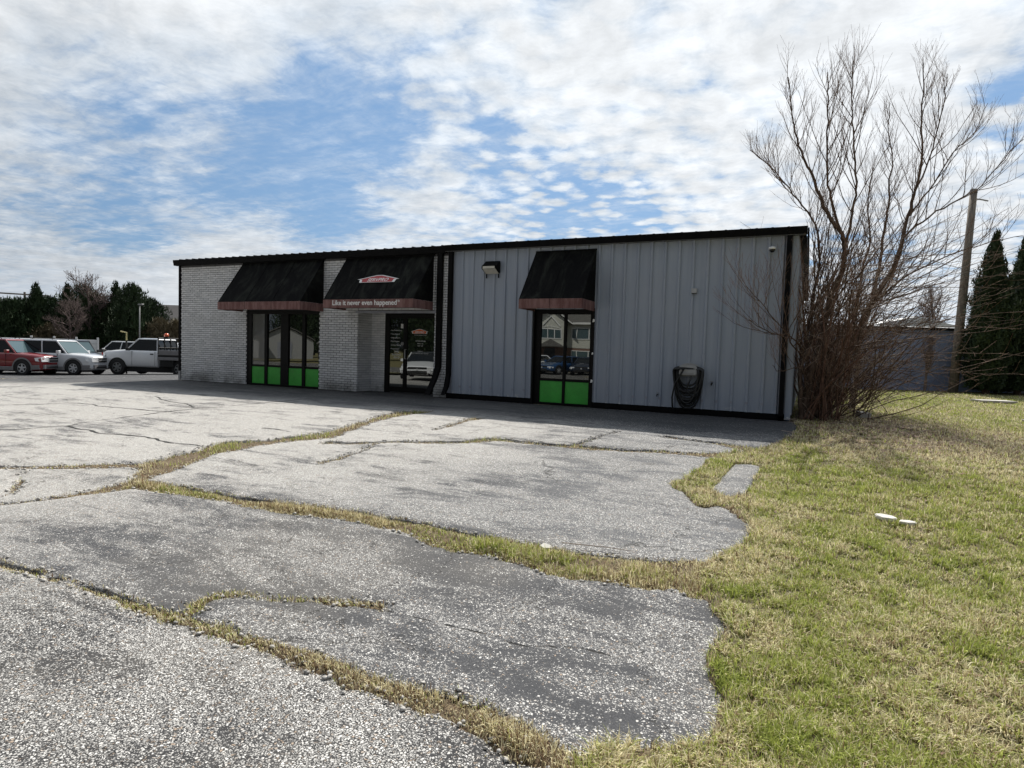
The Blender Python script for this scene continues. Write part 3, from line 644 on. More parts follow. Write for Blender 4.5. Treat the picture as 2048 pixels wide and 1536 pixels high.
k = (s < 0.03*rng.normal(0, 1, len(x))-0.01) & ~((x < 18.72) & (y > 0)) 
x, y, d = x[k], y[k], d[k]
z = lawn_z(x, y)
gr = sm(0.40, 0.60, vn(x, y, 0.50, 61, 3)*0.6+vn(x, y, 2.2, 63, 3)*0.4)
edge = sm(-0.5, -0.02, lot_sd(x, y))
bare = np.clip(1.25-np.hypot((x-20.7)/2.5, (y+1.2)/3.3)+0.5*(vn(x, y, 1.1, 66, 3)-.5), 0, 1)      # litter under the trees
gr = np.clip(0.16+0.50*gr-0.25*edge*(vn(x, y, 3, 65) > .52)-1.1*bare+0.25*sm(2, 9, y), 0.02, 1)
k = rng.uniform(0, 1, len(x)) > 0.6*bare
x, y, d, z, gr = x[k], y[k], d[k], z[k], gr[k]
tuft = vn(x, y, 6.0, 67, 3); hole = vn(x, y, 11.0, 68, 2)
k = rng.uniform(0, 1, len(x)) < np.clip(0.16+1.7*sm(0.33, 0.56, hole)*(0.55+0.6*tuft), 0, 1)
x, y, d, z, gr, tuft, hole = [q[k] for q in (x, y, d, z, gr, tuft, hole)]
gr = np.clip(gr*.75+.14+0.9*(vn(x, y, 4.5, 69, 3)-.5)+0.25*(tuft-.5), 0.03, 0.95)
LL = rng.uniform(0.018, 0.070, len(x))*(0.45+1.2*tuft)*(1+0.015*d)*np.where(gr < .4, 1.15, 0.95)
lean = np.clip(rng.normal(1.08, 0.42, len(x)), 0.1, 1.52); lean = np.where(gr > 0.5, lean*0.78, lean)
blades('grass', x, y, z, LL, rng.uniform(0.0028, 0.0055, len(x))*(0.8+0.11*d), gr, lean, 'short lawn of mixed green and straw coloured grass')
# blades in the cracks and along slab edges
xs, ys = [], []
n = 560000
x = rng.uniform(-9, 19.2, n); y = rng.uniform(-14, 0, n)
dd = np.hypot(x-CAM[0], y-CAM[1]); k = rng.uniform(0, 1, n) < np.clip((9/dd)**1.2, 0, 1)
x2 = rng.uniform(12.5, 18.9, 420000); y2 = rng.uniform(-13.3, -8.6, 420000)
x = np.concatenate([x[k], x2]); y = np.concatenate([y[k], y2])
c = crack_sd(x, y, True); k = (c < 0.022*rng.normal(0, 1, len(x))-0.004) & (lot_sd(x, y) > 0); x, y, c = x[k], y[k], c[k]
d = np.hypot(x-CAM[0], y-CAM[1]); z = np.where(c > 0, ground(x, y)+(vn(x, y, 0.7, 41, 3)-.5)*0.05*sm(0.0, 2.0, -y)-.004, lawn_z(x, y))
tuft = vn(x, y, 3.4, 71, 4); wide = sm(-0.02, -0.14, c)
k = rng.uniform(0, 1, len(x)) < np.clip(0.10+1.35*sm(0.38, 0.60, tuft)+0.75*(1-wide), 0, 1)
x, y, c, d, z, tuft, wide = [q[k] for q in (x, y, c, d, z, tuft, wide)]
gr = np.clip((0.05+0.60*sm(0.46, 0.70, vn(x, y, 0.9, 73, 3)))*(0.3+0.7*wide)*(x > 9), 0, 0.8)
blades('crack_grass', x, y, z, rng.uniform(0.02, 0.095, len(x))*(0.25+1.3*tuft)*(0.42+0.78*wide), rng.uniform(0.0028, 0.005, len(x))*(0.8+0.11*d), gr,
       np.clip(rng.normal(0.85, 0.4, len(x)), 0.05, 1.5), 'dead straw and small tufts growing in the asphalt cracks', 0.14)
# a few brown leaves blown over the lawn
n = 1500; x = rng.uniform(18.3, 26, n); y = rng.uniform(-12.5, -1, n); k = lot_sd(x, y) < -0.05; x, y = x[k], y[k]; n = len(x); z = lawn_z(x, y)+rng.uniform(.012, .035, n)
az = rng.uniform(0, 6.28, n); s_ = rng.uniform(.008, .022, n); V = np.zeros((n, 4, 3))
for j, (u_, v_, w_) in enumerate(((-1, -.5, 0), (1, -.35, .3), (.9, .5, .6), (-.8, .45, .15))):
    V[:, j, 0] = x+s_*(u_*np.cos(az)-v_*np.sin(az)); V[:, j, 1] = y+s_*(u_*np.sin(az)+v_*np.cos(az)); V[:, j, 2] = z+s_*w_*rng.uniform(0, 1, n)
worn('dead_leaf', (0.15, 0.09, 0.055), 0.85, var=0.5, scale=9)
tag(np_mesh('fallen_leaves', V.reshape(-1, 3), np.arange(n*4).reshape(-1, 4), 'dead_leaf', 4), 'small brown leaves scattered over the lawn', kind='stuff')
# little crumbs of broken asphalt along the cracks
x = rng.uniform(9, 18.6, 60000); y = rng.uniform(-13.5, -3.5, 60000)
c = crack_sd(x, y, True); k = (np.abs(c) < 0.05) & (lot_sd(x, y) > 0.02) & (rng.uniform(0, 1, len(x)) < 0.6); x, y = x[k], y[k]
n = len(x); z = ground(x, y)+(vn(x, y, 0.7, 41, 3)-.5)*0.05*sm(0.0, 2.0, -y); z = np.where(crack_sd(x, y) < 0, lawn_z(x, y), z)
base = np.array([(1, 0, 0), (0, 1, 0), (-1, 0, 0), (0, -1, 0), (0, 0, 1), (0, 0, -1)], float)
V = base[None]*(1+0.5*rng.uniform(-1, 1, (n, 6, 1)))*rng.uniform(0.005, 0.019, (n, 1, 1)); V[:, :, 2] *= 0.6
V += np.stack([x, y, z+0.002], 1)[:, None, :]
tri = np.array([(0, 1, 4), (1, 2, 4), (2, 3, 4), (3, 0, 4), (1, 0, 5), (2, 1, 5), (3, 2, 5), (0, 3, 5)])
tag(np_mesh('gravel', V.reshape(-1, 3), (np.arange(n)[:, None, None]*6+tri[None]).reshape(-1, 3), 'concrete', 3), 'loose crumbs of broken asphalt along the cracks', kind='stuff')

# ------------------------------------------------------------ the building
BL, BD, HT = 18.70, 15.0, 3.95
bld = thing('commercial_building', 'low single storey building of white painted brick and grey ribbed metal', 'building', (0, 0, 0))
P = bld
# solid core behind the cladding (walls of the rear and of the two ends)
m = MB(); m.box(0.13, 7.40, 0.16, BD, 0, 3.80); m.box(7.40, 10.06, 0.66, BD, 0, 3.80); m.box(10.06, BL-0.05, 0.16, BD, 0, 3.80); m.box(7.40, 10.06, 0.16, 0.66, 2.30, 3.80)
m.obj('core_wall', 'painted_mortar', P)
m = MB(); m.box(0.07, 3.12, 0.012, 0.157, 0, 3.78); m.box(6.04, 7.445, 0.012, 0.157, 0, 2.29); m.box(6.04, 7.47, 0.012, 0.157, 2.29, 3.78); m.box(3.12, 6.04, 0.012, 0.157, 2.32, 3.78); m.box(7.47, 10.0, 0.012, 0.157, 2.30, 3.78); m.box(10.0, 10.42, 0.012, 0.157, 0, 3.78)
m.obj('mortar_joint', 'mortar', P)
# bricks, running bond, each a little proud or uneven
CH, CLN = 0.0677, 0.213
rects = [(0.08, 3.12, 0, 3.78), (3.12, 6.04, 2.32, 3.78), (6.04, 7.47, 0, 3.78), (7.47, 10.0, 2.30, 3.78), (10.0, 10.42, 0, 3.78)]
bricks = []
for (x0, x1, z0, z1) in rects:
    r0 = int(math.ceil(z0/CH-0.01)); r1 = int(z1/CH+0.01)
    for r in range(r0, r1):
        off = (r % 2)*CLN/2; i0 = math.floor((x0-off)/CLN); i1 = math.ceil((x1-off)/CLN)
        for i in range(i0, i1+1):
            a = max(x0, i*CLN+off); b = min(x1, (i+1)*CLN+off)
            if b-a < 0.05: continue
            bricks.append((a+0.006, b-0.006, r*CH+0.006, (r+1)*CH-0.006))
def hidden(bk):
    xm, zm = (bk[0]+bk[1])/2, (bk[2]+bk[3])/2
    for ax0, ax1 in ((2.95, 6.25), (7.0, 10.0)):
        if zm > 2.35 and ax0-0.6*(1-(zm-2.3)/1.5) < xm-(-0.0) < ax1 : return True
    return False
vis = sorted([b for b in bricks if not hidden(b)], key=lambda b: -(b[0]+b[1])); sep_ = vis[:300]; sepset = set(sep_)
rest = [b for b in bricks if b not in sepset]
def brick_mb(w):
    return MB().bbox(0, w, -0.0, 0.03, 0, CH-0.012, 0.004)
cache = {}
for b in sep_:
    w = round(b[1]-b[0], 2); 
    if w not in cache: cache[w] = brick_mb(w).obj('brick', 'painted_brick', P); o = cache[w]
    else: o = cache[w].copy(); COL.objects.link(o); o.parent = P
    o.location = (b[0]+random.uniform(-.002, .002), random.uniform(-0.003, 0.002), b[2]+random.uniform(-.0015, .0015)); o.rotation_euler = (random.uniform(-.02, .02), 0, random.uniform(-.008, .008))
m = MB()
for b in rest:
    q = brick_mb(b[1]-b[0]); dy, dz, dxx = random.uniform(-0.003, 0.002), random.uniform(-.0015, .0015), random.uniform(-.002, .002)
    m.add([(v[0]+b[0]+dxx, v[1]+dy, v[2]+b[2]+dz) for v in q.v], q.f)
tag(m.obj('brickwork', 'painted_brick', P), kind='stuff')
# entry recess: side wall with shallow bricks, back wall, soffit, lintel
m = MB(); m.box(7.395, 7.447, 0.158, 0.66, 0, 2.284); m.box(7.44, 7.955, 0.64, 0.69, 0, 2.30); m.box(10.02, 10.055, 0.157, 0.66, 0, 2.30); m.obj('recess_wall', 'painted_mortar', P)
m = MB()
for r in range(34):
    z0 = r*CH+.004; z1 = (r+1)*CH-.004
    if z1 > 2.3: break
    off = (r % 2)*CLN/2
    y = 0.03-off
    while y < 0.64:
        a, b = max(y, 0.033), min(y+CLN-.008, 0.636)
        if b-a > .03: m.bbox(7.43, 7.463, a, b, z0, z1, .003)
        y += CLN
    x = 7.45-off
    while x < 7.95:
        a, b = max(x, 7.456), min(x+CLN-.008, 7.95)
        if b-a > .03: m.bbox(a, b, 0.624, 0.65, z0, z1, .003)
        x += CLN
tag(m.obj('recess_bricks', 'painted_brick', P), kind='stuff')
MB().box(7.40, 10.06, 0.05, 0.66, 2.285, 2.31).obj('recess_soffit', 'painted_mortar', P)
MB().box(7.38, 10.10, -0.012, 0.10, 2.225, 2.283).obj('lintel', 'grey_trim', P)
# ribbed metal wall, one sheet per rib
RX0, RX1 = 10.575, 18.46; pitch = 0.3048
def sheet(x0, x1, z0, z1):
    # profile across: flat, rib at the right edge
    pr = [(x0, 0.0), (x1-0.080, 0.0), (x1-0.058, -0.036), (x1-0.020, -0.036), (x1, 0.0)]
    m = MB(); n = len(pr); vs = [(a, b, z0) for a, b in pr]+[(a, b, z1) for a, b in pr]
    m.add(vs, [(i, i+1, i+1+n, i+n) for i in range(n-1)]); m.add([(x0, 0.004, z0), (x1, 0.004, z0), (x1, 0.004, z1), (x0, 0.004, z1)], [(3, 2, 1, 0)])
    return m
MB().box(10.56, 12.88, 0.03, 0.157, 0, 3.80).obj('backing', 'under_black', P); MB().box(14.40, BL-0.03, 0.03, 0.157, 0, 3.80).obj('backing', 'under_black', P); MB().box(12.88, 14.40, 0.03, 0.157, 2.32, 3.80).obj('backing', 'under_black', P)
ribs = []; x = RX0
while x < RX1-0.02:
    x1 = min(x+pitch, RX1)
    dy = random.uniform(-0.002, 0.002)
    spans = [(x, x1, 0.135, 3.81)]
    if x1 > 12.86 and x < 14.42:
        spans = []
        if x < 12.86: spans.append((x, 12.86, 0.135, 2.32))
        spans.append((x, x1, 2.32, 3.81))
        if x1 > 14.42: spans.append((14.42, x1, 0.135, 2.32))
    for s_ in spans:
        if s_[1]-s_[0] < 0.09:
            q = MB().box(s_[0], s_[1], 0.0, 0.01, s_[2], s_[3])
        else: q = sheet(*s_)
        o = mesh_obj('wall_panel', [(v[0], v[1]+dy, v[2]) for v in q.v], q.f, 'metal_siding', P)
    if not (x1 > 12.86 and x < 14.42): ribs.append(x1-0.037)
    x = x1
m = MB()    # closure blocks at the foot of every rib, and screws
for rx in ribs:
    m.box(rx-0.024, rx+0.024, -0.042, 0.0, 0.30, 0.35)
tag(m.obj('rib_clip', 'grey_trim', P), kind='stuff')
m = MB()
for rx in ribs:
    for zz_ in np.arange(0.5, 3.75, 0.42): m.box(rx-0.008, rx+0.008, -0.042, -0.032, zz_, zz_+0.012)
tag(m.obj('screws', 'grey_trim', P), kind='stuff')
# base band, corner trims
MB().box(10.43, 12.86, -0.022, 0.06, 0.0, 0.135).obj('base_trim', 'black_trim', P); MB().box(14.42, BL+0.0, -0.022, 0.06, 0.0, 0.135).obj('base_trim', 'black_trim', P)
MB().box(0.0, 0.075, -0.03, 0.16, 0.30, 3.80).obj('corner_trim', 'black_trim', P); MB().box(0.0, 0.075, -0.035, 0.16, 0.0, 0.30).obj('corner_block', 'plastic_grey', P)
MB().box(10.425, 10.455, -0.02, 0.06, 0.136, 3.80).obj('corner_trim', 'grey_trim', P); MB().box(10.455, 10.573, -0.006, 0.06, 0.136, 3.80).obj('corner_trim', 'grey_trim', P)
MB().box(18.462, 18.60, -0.008, 0.05, 0.136, 3.80).obj('corner_trim', 'grey_trim', P); MB().box(18.602, BL+0.012, -0.025, 0.09, 0.02, 3.80).obj('corner_trim', 'metal_siding', P)
# the end wall on the right: ribbed sheets
y = 0.09
while y < BD:
    y1 = min(y+pitch, BD); h = 3.80+0.055*(y if y < BD/2 else BD-y)
    pr = [(y, 0.0), (y1-0.075, 0.0), (y1-0.055, 0.03), (y1-0.02, 0.03), (y1, 0.0)]; n = len(pr)
    mesh_obj('wall_panel', [(BL+b, a, 0.1) for a, b in pr]+[(BL+b, a, h) for a, b in pr], [(i, i+1, i+1+n, i+n) for i in range(n-1)], 'metal_siding', P)
    y = y1
MB().prism([(0.1, 0), (BD, 0), (BD, 3.8), (BD/2, 3.8+0.055*BD/2), (0.1, 3.8)], BL-0.06, BL-0.004, 'x').obj('end_wall', 'under_black', P)
MB().prism([(0.165, 0), (BD, 0), (BD, 3.8), (BD/2, 3.8+0.055*BD/2), (0.165, 3.8)], 0.03, 0.12, 'x').obj('end_wall', 'painted_mortar', P)
# roof: two low slopes with standing ribs, gutter and rake trims
SL = 0.055
m = MB(); rx0, rx1 = -0.10, BL+0.16
m.prism([(-0.13, 3.905), (BD/2, 3.905+SL*BD/2), (BD+0.13, 3.905), (BD+0.13, 3.80), (BD/2, 3.80+SL*BD/2), (-0.13, 3.80)], rx0+0.02, rx1-0.02, 'x'); m.obj('roof', 'roof_sheet', P)
m = MB(); x = 0.22
while x < rx1-0.05:
    m.prism([(-0.16, 3.95), (-0.16, 3.974), (BD/2, 3.974+SL*(BD/2)), (BD/2, 3.90+SL*BD/2), (-0.12, 3.90)], x-0.022, x+0.022, 'x'); x += pitch
tag(m.obj('roof_ribs', 'roof_sheet', P), kind='stuff')
MB().prism([(0.0, 3.775), (0.0, 3.953), (-0.165, 3.953), (-0.165, 3.90), (-0.135, 3.775)], rx0, 10.37, 'x').obj('gutter', 'black_trim', P)
MB().prism([(-0.02, 3.815), (-0.02, 3.962), (-0.185, 3.962), (-0.185, 3.93), (-0.145, 3.815)], 10.372, rx1, 'x').obj('gutter', 'black_trim', P)
for x0_, x1_ in ((rx0-0.0, rx0+0.03), (rx1-0.03, rx1+0.0)):
    MB().prism([(-0.02, 3.78), (-0.02, 3.955), (BD/2, 3.955+SL*BD/2), (BD, 3.95), (BD, 3.78), (BD/2, 3.78+SL*BD/2)], x0_+ (0.031 if x0_ > 5 else -0.031), x1_+(0.031 if x0_ > 5 else -0.031), 'x').obj('rake_trim', 'black_trim', P)
MB().prism([(0.03, 3.79), (BD/2, 3.79+SL*BD/2), (BD, 3.79), (BD, 3.77), (BD/2, 3.77+SL*BD/2), (0.03, 3.77)], BL+0.03, rx1, 'x').obj('soffit', 'black_trim', P)
# downspouts
def spout(name, x0, x1, bend, out, z0=0.10, sx=0.0):
    y0, y1 = -0.125, -0.025; m = MB(); w2 = (x1-x0)
    path = [(-0.075, 3.80), (-0.075, bend), (-0.075-out*0.35, bend-0.30), (-0.075-out, z0)]
    vs = []; hw = 0.05
    for i, (yy, zz_) in enumerate(path):
        sh = sx*i/3 if i > 1 else 0
        if i == 3: dy1, dz1 = 0.0, hw
        vs += [(x0+sh, yy-hw, zz_), (x1+sh, yy-hw, zz_), (x1+sh, yy+hw, zz_+(0.03 if i == 3 else 0)), (x0+sh, yy+hw, zz_+(0.03 if i == 3 else 0))]
    fs = [(0, 1, 2, 3), (15, 14, 13, 12)]
    for i in range(3):
        for k in range(4): fs.append((i*4+k, i*4+(k+1) % 4, (i+1)*4+(k+1) % 4, (i+1)*4+k))
    m.add(vs, fs); return m.obj(name, 'black_trim', P)
spout('downspout', 10.125, 10.27, 0.80, 0.46); spout('downspout', 10.462, 10.572, 0.62, 0.22); spout('downspout', 18.487, 18.585, 0.16, 0.0)
# ---- windows
def window(x0, x1, z1, posts, sill, recess, parent, panes, head):
    """dark frame with posts, sill bar; panes = [(xa, xb, glass material)]"""
    ya, yb = recess, recess+0.11
    f = MB(); f.box(x0, x1, ya, yb, 0.0, 0.055); f.box(x0, x1, ya, yb, head, z1)
    f.box(x0, panes[0][0], ya, yb, 0.055, head); f.box(panes[-1][1], x1, ya, yb, 0.055, head)
    fr = f.obj('window_frame', 'dark_bronze', parent)
    for (a, b) in posts: MB().box(a, b, ya-0.003, yb, 0.058, head-0.002).obj('mullion', 'dark_bronze', fr)
    for a, b, gm in panes:
        MB().box(a+0.001, b-0.001, ya+0.01, yb-0.02, sill, sill+0.055).obj('sill_bar', 'dark_bronze', fr)
        MB().bbox(a+0.001, b-0.001, ya+0.035, yb-0.01, sill+0.056, head-0.001, 0.004).obj('glass_pane', gm, fr)
        MB().bbox(a+0.001, b-0.001, ya+0.025, yb-0.01, 0.056, sill-0.001, 0.006).obj('green_panel', 'green_panel', fr)
    return fr
window(3.12, 6.04, 2.32, [(3.848, 3.963), (4.515, 4.827), (5.372, 5.489)], 0.58, 0.03, P,
       [(3.296, 3.848, 'blind_glass'), (3.963, 4.515, 'window_glass'), (4.827, 5.372, 'window_glass'), (5.489, 6.031, 'window_glass')], 2.20)
window(12.88, 14.40, 2.32, [(13.646, 13.712)], 0.585, 0.05, P, [(13.05, 13.646, 'window_glass'), (13.712, 14.312, 'window_glass')], 2.22)
MB().box(12.86, 12.90, -0.03, 0.16, 0.0, 2.34).obj('window_jamb', 'dark_bronze', P); MB().box(14.392, 14.43, -0.035, 0.16, 0.0, 2.34).obj('window_jamb', 'dark_bronze', P)
# ---- entrance: fixed side light and glazed door
f = MB(); y0, y1 = 0.60, 0.66
f.box(7.96, 8.12, y0, y1, 0.0, 2.285); f.box(8.12, 10.02, y0, y1, 2.20, 2.285); f.box(9.72, 10.02, y0, y1, 0.0, 2.20)
door_fr = f.obj('entrance_frame', 'dark_bronze', P)
sl_ = MB(); sl_.box(8.123, 8.60, 0.605, 0.65, 0.02, 0.165); sl_.box(8.123, 8.60, 0.605, 0.65, 2.12, 2.198); sl_.box(8.60, 8.655, 0.603, 0.655, 0.02, 2.198)
side = sl_.obj('door', 'dark_bronze', P)
MB().bbox(8.124, 8.599, 0.625, 0.64, 0.167, 2.118, .003).obj('glass_pane', 'window_glass', side)
dm = MB(); dm.box(8.662, 8.715, 0.60, 0.65, 0.02, 2.198); dm.box(9.64, 9.715, 0.60, 0.65, 0.02, 2.198); dm.box(8.715, 9.64, 0.602, 0.65, 0.02, 0.165); dm.box(8.715, 9.64, 0.602, 0.65, 2.12, 2.198)
door = dm.obj('door', 'dark_bronze', P)
MB().bbox(8.716, 9.639, 0.625, 0.64, 0.167, 2.118, .003).obj('glass_pane', 'window_glass', door)
MB().tube([(8.70, 0.60, 0.97), (8.70, 0.545, 0.97), (8.70, 0.545, 1.24), (8.70, 0.60, 1.24)], 0.012, 8).obj('handle', 'alloy', door)
MB().tube([(8.575, 0.60, 1.40), (8.575, 0.585, 1.40)], 0.05, 14).obj('door_lock', 'steel_dull', side)
MB().box(8.50, 8.58, 0.612, 0.623, 1.84, 1.96).obj('notice', 'paper', side)
F_ = (R(90), 0, 0)
lines = ['• Fire, Smoke & Soot', '• Water Removal', '• Dehumidification', '• Mold Mitigation', '• Air Duct Cleaning', '• Reconstruction']
for i, s_ in enumerate(lines): text('lettering', s_, 0.055, 'white_paint', side, (8.14, 0.622, 1.76-0.105*i), F_, 0.001, sx=0.82)
for s_, z_, sz in (('24 HR.', 1.150, .07), ('EMERGENCY', 1.065, .062), ('SERVICE', 0.985, .062)): text('lettering', s_, sz, 'white_paint', side, (8.36, 0.622, z_), F_, 0.001, 'CENTER', sx=0.9, bold=0.001)
def logo(parent, M, w, h, red, letter, sized, ext=0.002):
    """roof shaped emblem: white outline, coloured field, slanted name"""
    def poly(s, dz, mat, nm, t=0.003):
        pts = [(-0.5, 0.0), (-0.44, -0.22), (0.44, -0.22), (0.5, 0.0), (0.0, 0.62)]
        o_ = [(-.5*w*s, .12*h), (-.44*w*s, .12*h-.03*h*s), (-.42*w*s, -.32*h*s), (.42*w*s, -.32*h*s), (.44*w*s, .12*h-.03*h*s), (.5*w*s, .12*h), (0.07*w*s, .68*h*s), (-0.07*w*s, .68*h*s)]
        q = MB().prism(o_, dz, dz+t, 'z'); q.xf(M); return q.obj(nm, mat, parent)
    poly(1.0, 0.0, 'white_paint', 'logo_outline'); poly(0.86, 0.0031, red, 'logo_field')
    cu = text('logo_lettering', 'SERVPRO', sized, letter, parent, (0, 0, 0), (0, 0, 0), 0.001, 'CENTER', 0.3, 0.002)
    cu.matrix_local = M @ Matrix.Translation((0, -0.20*h, 0.0075))
M_ = Matrix.Translation((9.13, 0.62, 1.735)) @ Matrix.Rotation(R(90), 4, 'X')
logo(door, M_, 0.58, 0.13, 'logo_orange', 'white_paint', 0.075)
for z_, t_, w_ in ((1.64, 'Fire & Water - Cleanup & Restoration', .026), (1.47, 'OFFICE HOURS', .05), (1.40, 'MON - FRI', .042), (1.34, '8:00 - 5:00', .042), (1.19, 'EMERGENCY', .034), (1.13, '24 HOUR EMERGENCY SERVICE', .038)):
    text('lettering', t_, w_, 'white_paint', door, (9.16, 0.622, z_), F_, 0.001, 'CENTER')
# house number plate
ns = thing('number_sign', 'white vertical plate with black numerals 1105 beside the glass door', 'sign', (9.675, 0.597, 1.58))
MB().bbox(-.042, .042, -.010, 0.0, -.26, .26, .003).obj('plate', 'paper', ns)
for i, ch in enumerate('1105'): text('numeral', ch, 0.125, 'black_trim', ns, (0, -0.0115, 0.145-0.125*i), F_, 0.0015, 'CENTER', bold=0.002)
# ---- awnings
def awning(x0, x1, zb, band, dep, ztop, seams):
    zt = zb+band; m = MB(); yb = -0.03
    # cloth as thin double skin, slightly sagging
    nseg, ns_ = 14, 10
    vs = []; fs = []
    for i in range(nseg+1):
        for j in range(ns_+1):
            u = i/nseg; v = j/ns_; x = x0+(x1-x0)*u
            sag = 0.018*math.sin(math.pi*v)*(0.6+0.4*math.sin(u*math.pi*len(seams)*2+1))
            vs.append((x, -dep+(dep+yb)*v+sag*0.8, zt+(ztop-zt)*v-sag*0.6))
    for i in range(nseg):
        for j in range(ns_): a = i*(ns_+1)+j; fs.append((a, a+ns_+1, a+ns_+2, a+1))
    m.add(vs, fs)
    for x in (x0, x1): 
        m.add([(x, yb, zb+band), (x, -dep, zt), (x, yb, ztop)], [(0, 1, 2)]); 
    a = m.obj('awning', 'awning_cloth', P); a.data.shade_flat()
    v = MB(); t = 0.012
    v.box(x0, x1, -dep-0.008, -dep+t, zb, zt-0.002); v.box(x0-0.004, x0+t, -dep+t, yb, zb, zt-0.004); v.box(x1-t, x1+0.004, -dep+t, yb, zb, zt-0.004)
    v.obj('valance', 'awning_valance', a)
    fr = MB()
    for x in (x0+.03, x1-.03): fr.tube([(x, yb, zb+.06), (x, -dep+.03, zb+.06)], .014, 6); fr.tube([(x, -dep+.03, zb+.08), (x, yb, ztop-.05)], .014, 6)
    fr.tube([(x0+.03, -dep+.03, zb+.06), (x1-.03, -dep+.03, zb+.06)], .014, 6); fr.obj('awning_frame', 'steel_dull', a)
    for sx_ in seams:
        sm_ = MB(); sm_.tube([(sx_, -dep-0.0, zt+.004), (sx_, yb+0.0-0.02, ztop-.02)], .006, 4)
        sm_.box(sx_-.003, sx_+.003, -dep-.0115, -dep-.003, zb+.002, zt+.004)
        sm_.obj('seam', 'black_trim', a)
    MB().box(x0-.005, x1+.005, -.04, .01, ztop-.01, ztop+.02).obj('awning_rail', 'black_trim', a)
    return a
a1 = awning(2.98, 6.22, 2.262, 0.228, 0.95, 3.765, [4.1, 5.15])
a2 = awning(7.05, 9.96, 2.300, 0.224, 0.95, 3.755, [8.0, 8.95])
a3 = awning(12.89, 14.42, 2.268, 0.222, 0.95, 3.70, [13.66])
text('slogan', 'Like it never even happened', 0.185, 'white_paint', a2, (7.37, -0.9605, 2.372), F_, 0.002, bold=0.003, sx=1.0)
text('slogan_mark', '®', 0.085, 'white_paint', a2, (9.50, -0.9605, 2.44), F_, 0.002)
ang = math.atan2(3.755-2.524, 0.92)
M_ = Matrix.Translation((8.55, -0.95+0.67*math.cos(ang), 2.524+0.67*math.sin(ang))) @ Matrix.Rotation(ang, 4, 'X') @ Matrix.Translation((0, 0, 0.006))
logo(a2, M_, 1.36, 0.26, 'logo_red', 'white_paint', 0.165)

# ------------------------------------------------------------ fittings on the wall
wl = thing('wall_floodlight', 'black flood light with pale lens mounted high beside the first awning of the metal wall', 'light', (11.72, 0, 3.36))
q = MB().prism([(-.03, -.15), (-.26, -.05), (-.26, .02), (-.03, .17)], -.21, .21, 'x'); q.obj('housing', 'black_trim', wl, bevel=.012)
q = MB().add([(-.175, -.055, -.148), (.175, -.055, -.148), (.165, -.245, -.062), (-.165, -.245, -.062)], [(0, 1, 2, 3)]); 
q = MB().prism([(-.262, -.045), (-.275, -.04), (-.06, -.155), (-.05, -.15)], -.18, .18, 'x'); q.obj('lens', 'lamp_lens', wl)
q = MB().prism([(-.268, .01), (-.268, -.045), (-.275, -.045), (-.275, .01)], -.165, .165, 'x'); q.obj('lens', 'lamp_lens', wl)
for x in (-.17, .17): MB().box(x-.012, x+.012, -.05, -.03, -.26, -.12).obj('bracket', 'black_trim', wl)
cmr = thing('security_camera', 'small white dome camera near the top right corner of the metal wall', 'camera', (18.215, 0, 3.53))
q = MB(); q.tube([(0, -.005, 0), (0, -.10, 0)], .045, 16); q.tube([(0, -.10, .055), (0, -.10, .045), (0, -.10, .0)], [.03, .068, .075], 18); q.obj('housing', 'white_paint', cmr, True)
q = MB(); q.tube([(0, -.10, -.001), (0, -.10, -.03), (0, -.10, -.055), (0, -.10, -.066)], [.06, .052, .032, .008], 18); q.obj('dome', 'dome_black', cmr, True)
vb = thing('vent_box', 'tiny grey hooded vent in the middle of the metal wall', 'vent', (16.675, 0, 2.71))
q = MB().prism([(0, -.055), (-.075, -.055), (-.055, .055), (0, .055)], -.06, .06, 'x'); q.obj('hood', 'plastic_grey', vb, bevel=.006)
MB().box(-.048, .048, -.066, -.004, -.064, -.056).obj('opening', 'under_black', vb)
for (x, z, s, lb) in ((17.135, 0.715, 0.03, 'small dark tap on a rib right of the hose coil'), (15.975, 0.41, 0.022, 'small dark pipe stub low on the wall left of the hose coil')):
    t_ = thing('water_tap', lb, 'tap', (x, 0, z)); MB().tube([(0, 0, 0), (0, -.09, 0), (0, -.11, -.02), (0, -.11, -.05)], s*0.55, 8).obj('spout', 'under_black', t_, True); MB().tube([(-s, -.06, .035), (s, -.06, .035)], s*.3, 6).obj('handle', 'steel_dull', t_)
hr = thing('hose_hanger', 'beige plastic hose hanger fixed low on the grey metal wall', 'hose hanger', (16.645, 0, 0.97))
q = MB(); arc = [(-.20, -.13)]+[(-.20, .06)]+[(.215*math.cos(t), .06+.10*math.sin(t)) for t in np.linspace(math.pi*0.93, math.pi*.07, 9)]+[(.20, .06), (.20, -.13)]
q.prism(arc, -.055, -.03, 'y'); q.obj('back_plate', 'plastic_grey', hr, bevel=.008)
q = MB(); q.prism([(-.17, -.05), (.17, -.05), (.15, .05), (-.15, .05)], -.20, -.056, 'y'); q.obj('saddle', 'plastic_grey', hr, bevel=.01)
q = MB(); q.prism([(-.19, -.10), (.19, -.10), (.19, .09), (.10, .12), (-.10, .12), (-.19, .09)], -.225, -.20, 'y'); q.obj('front_plate', 'plastic_grey', hr, bevel=.012)
q = MB(); q.box(-.13, .13, -.232, -.224, -.06, -.045); q.box(-.13, .13, -.232, -.224, .06, .075); q.obj('ridge', 'plastic_grey', hr)
hose = MB(); pts = []; random.seed(11)
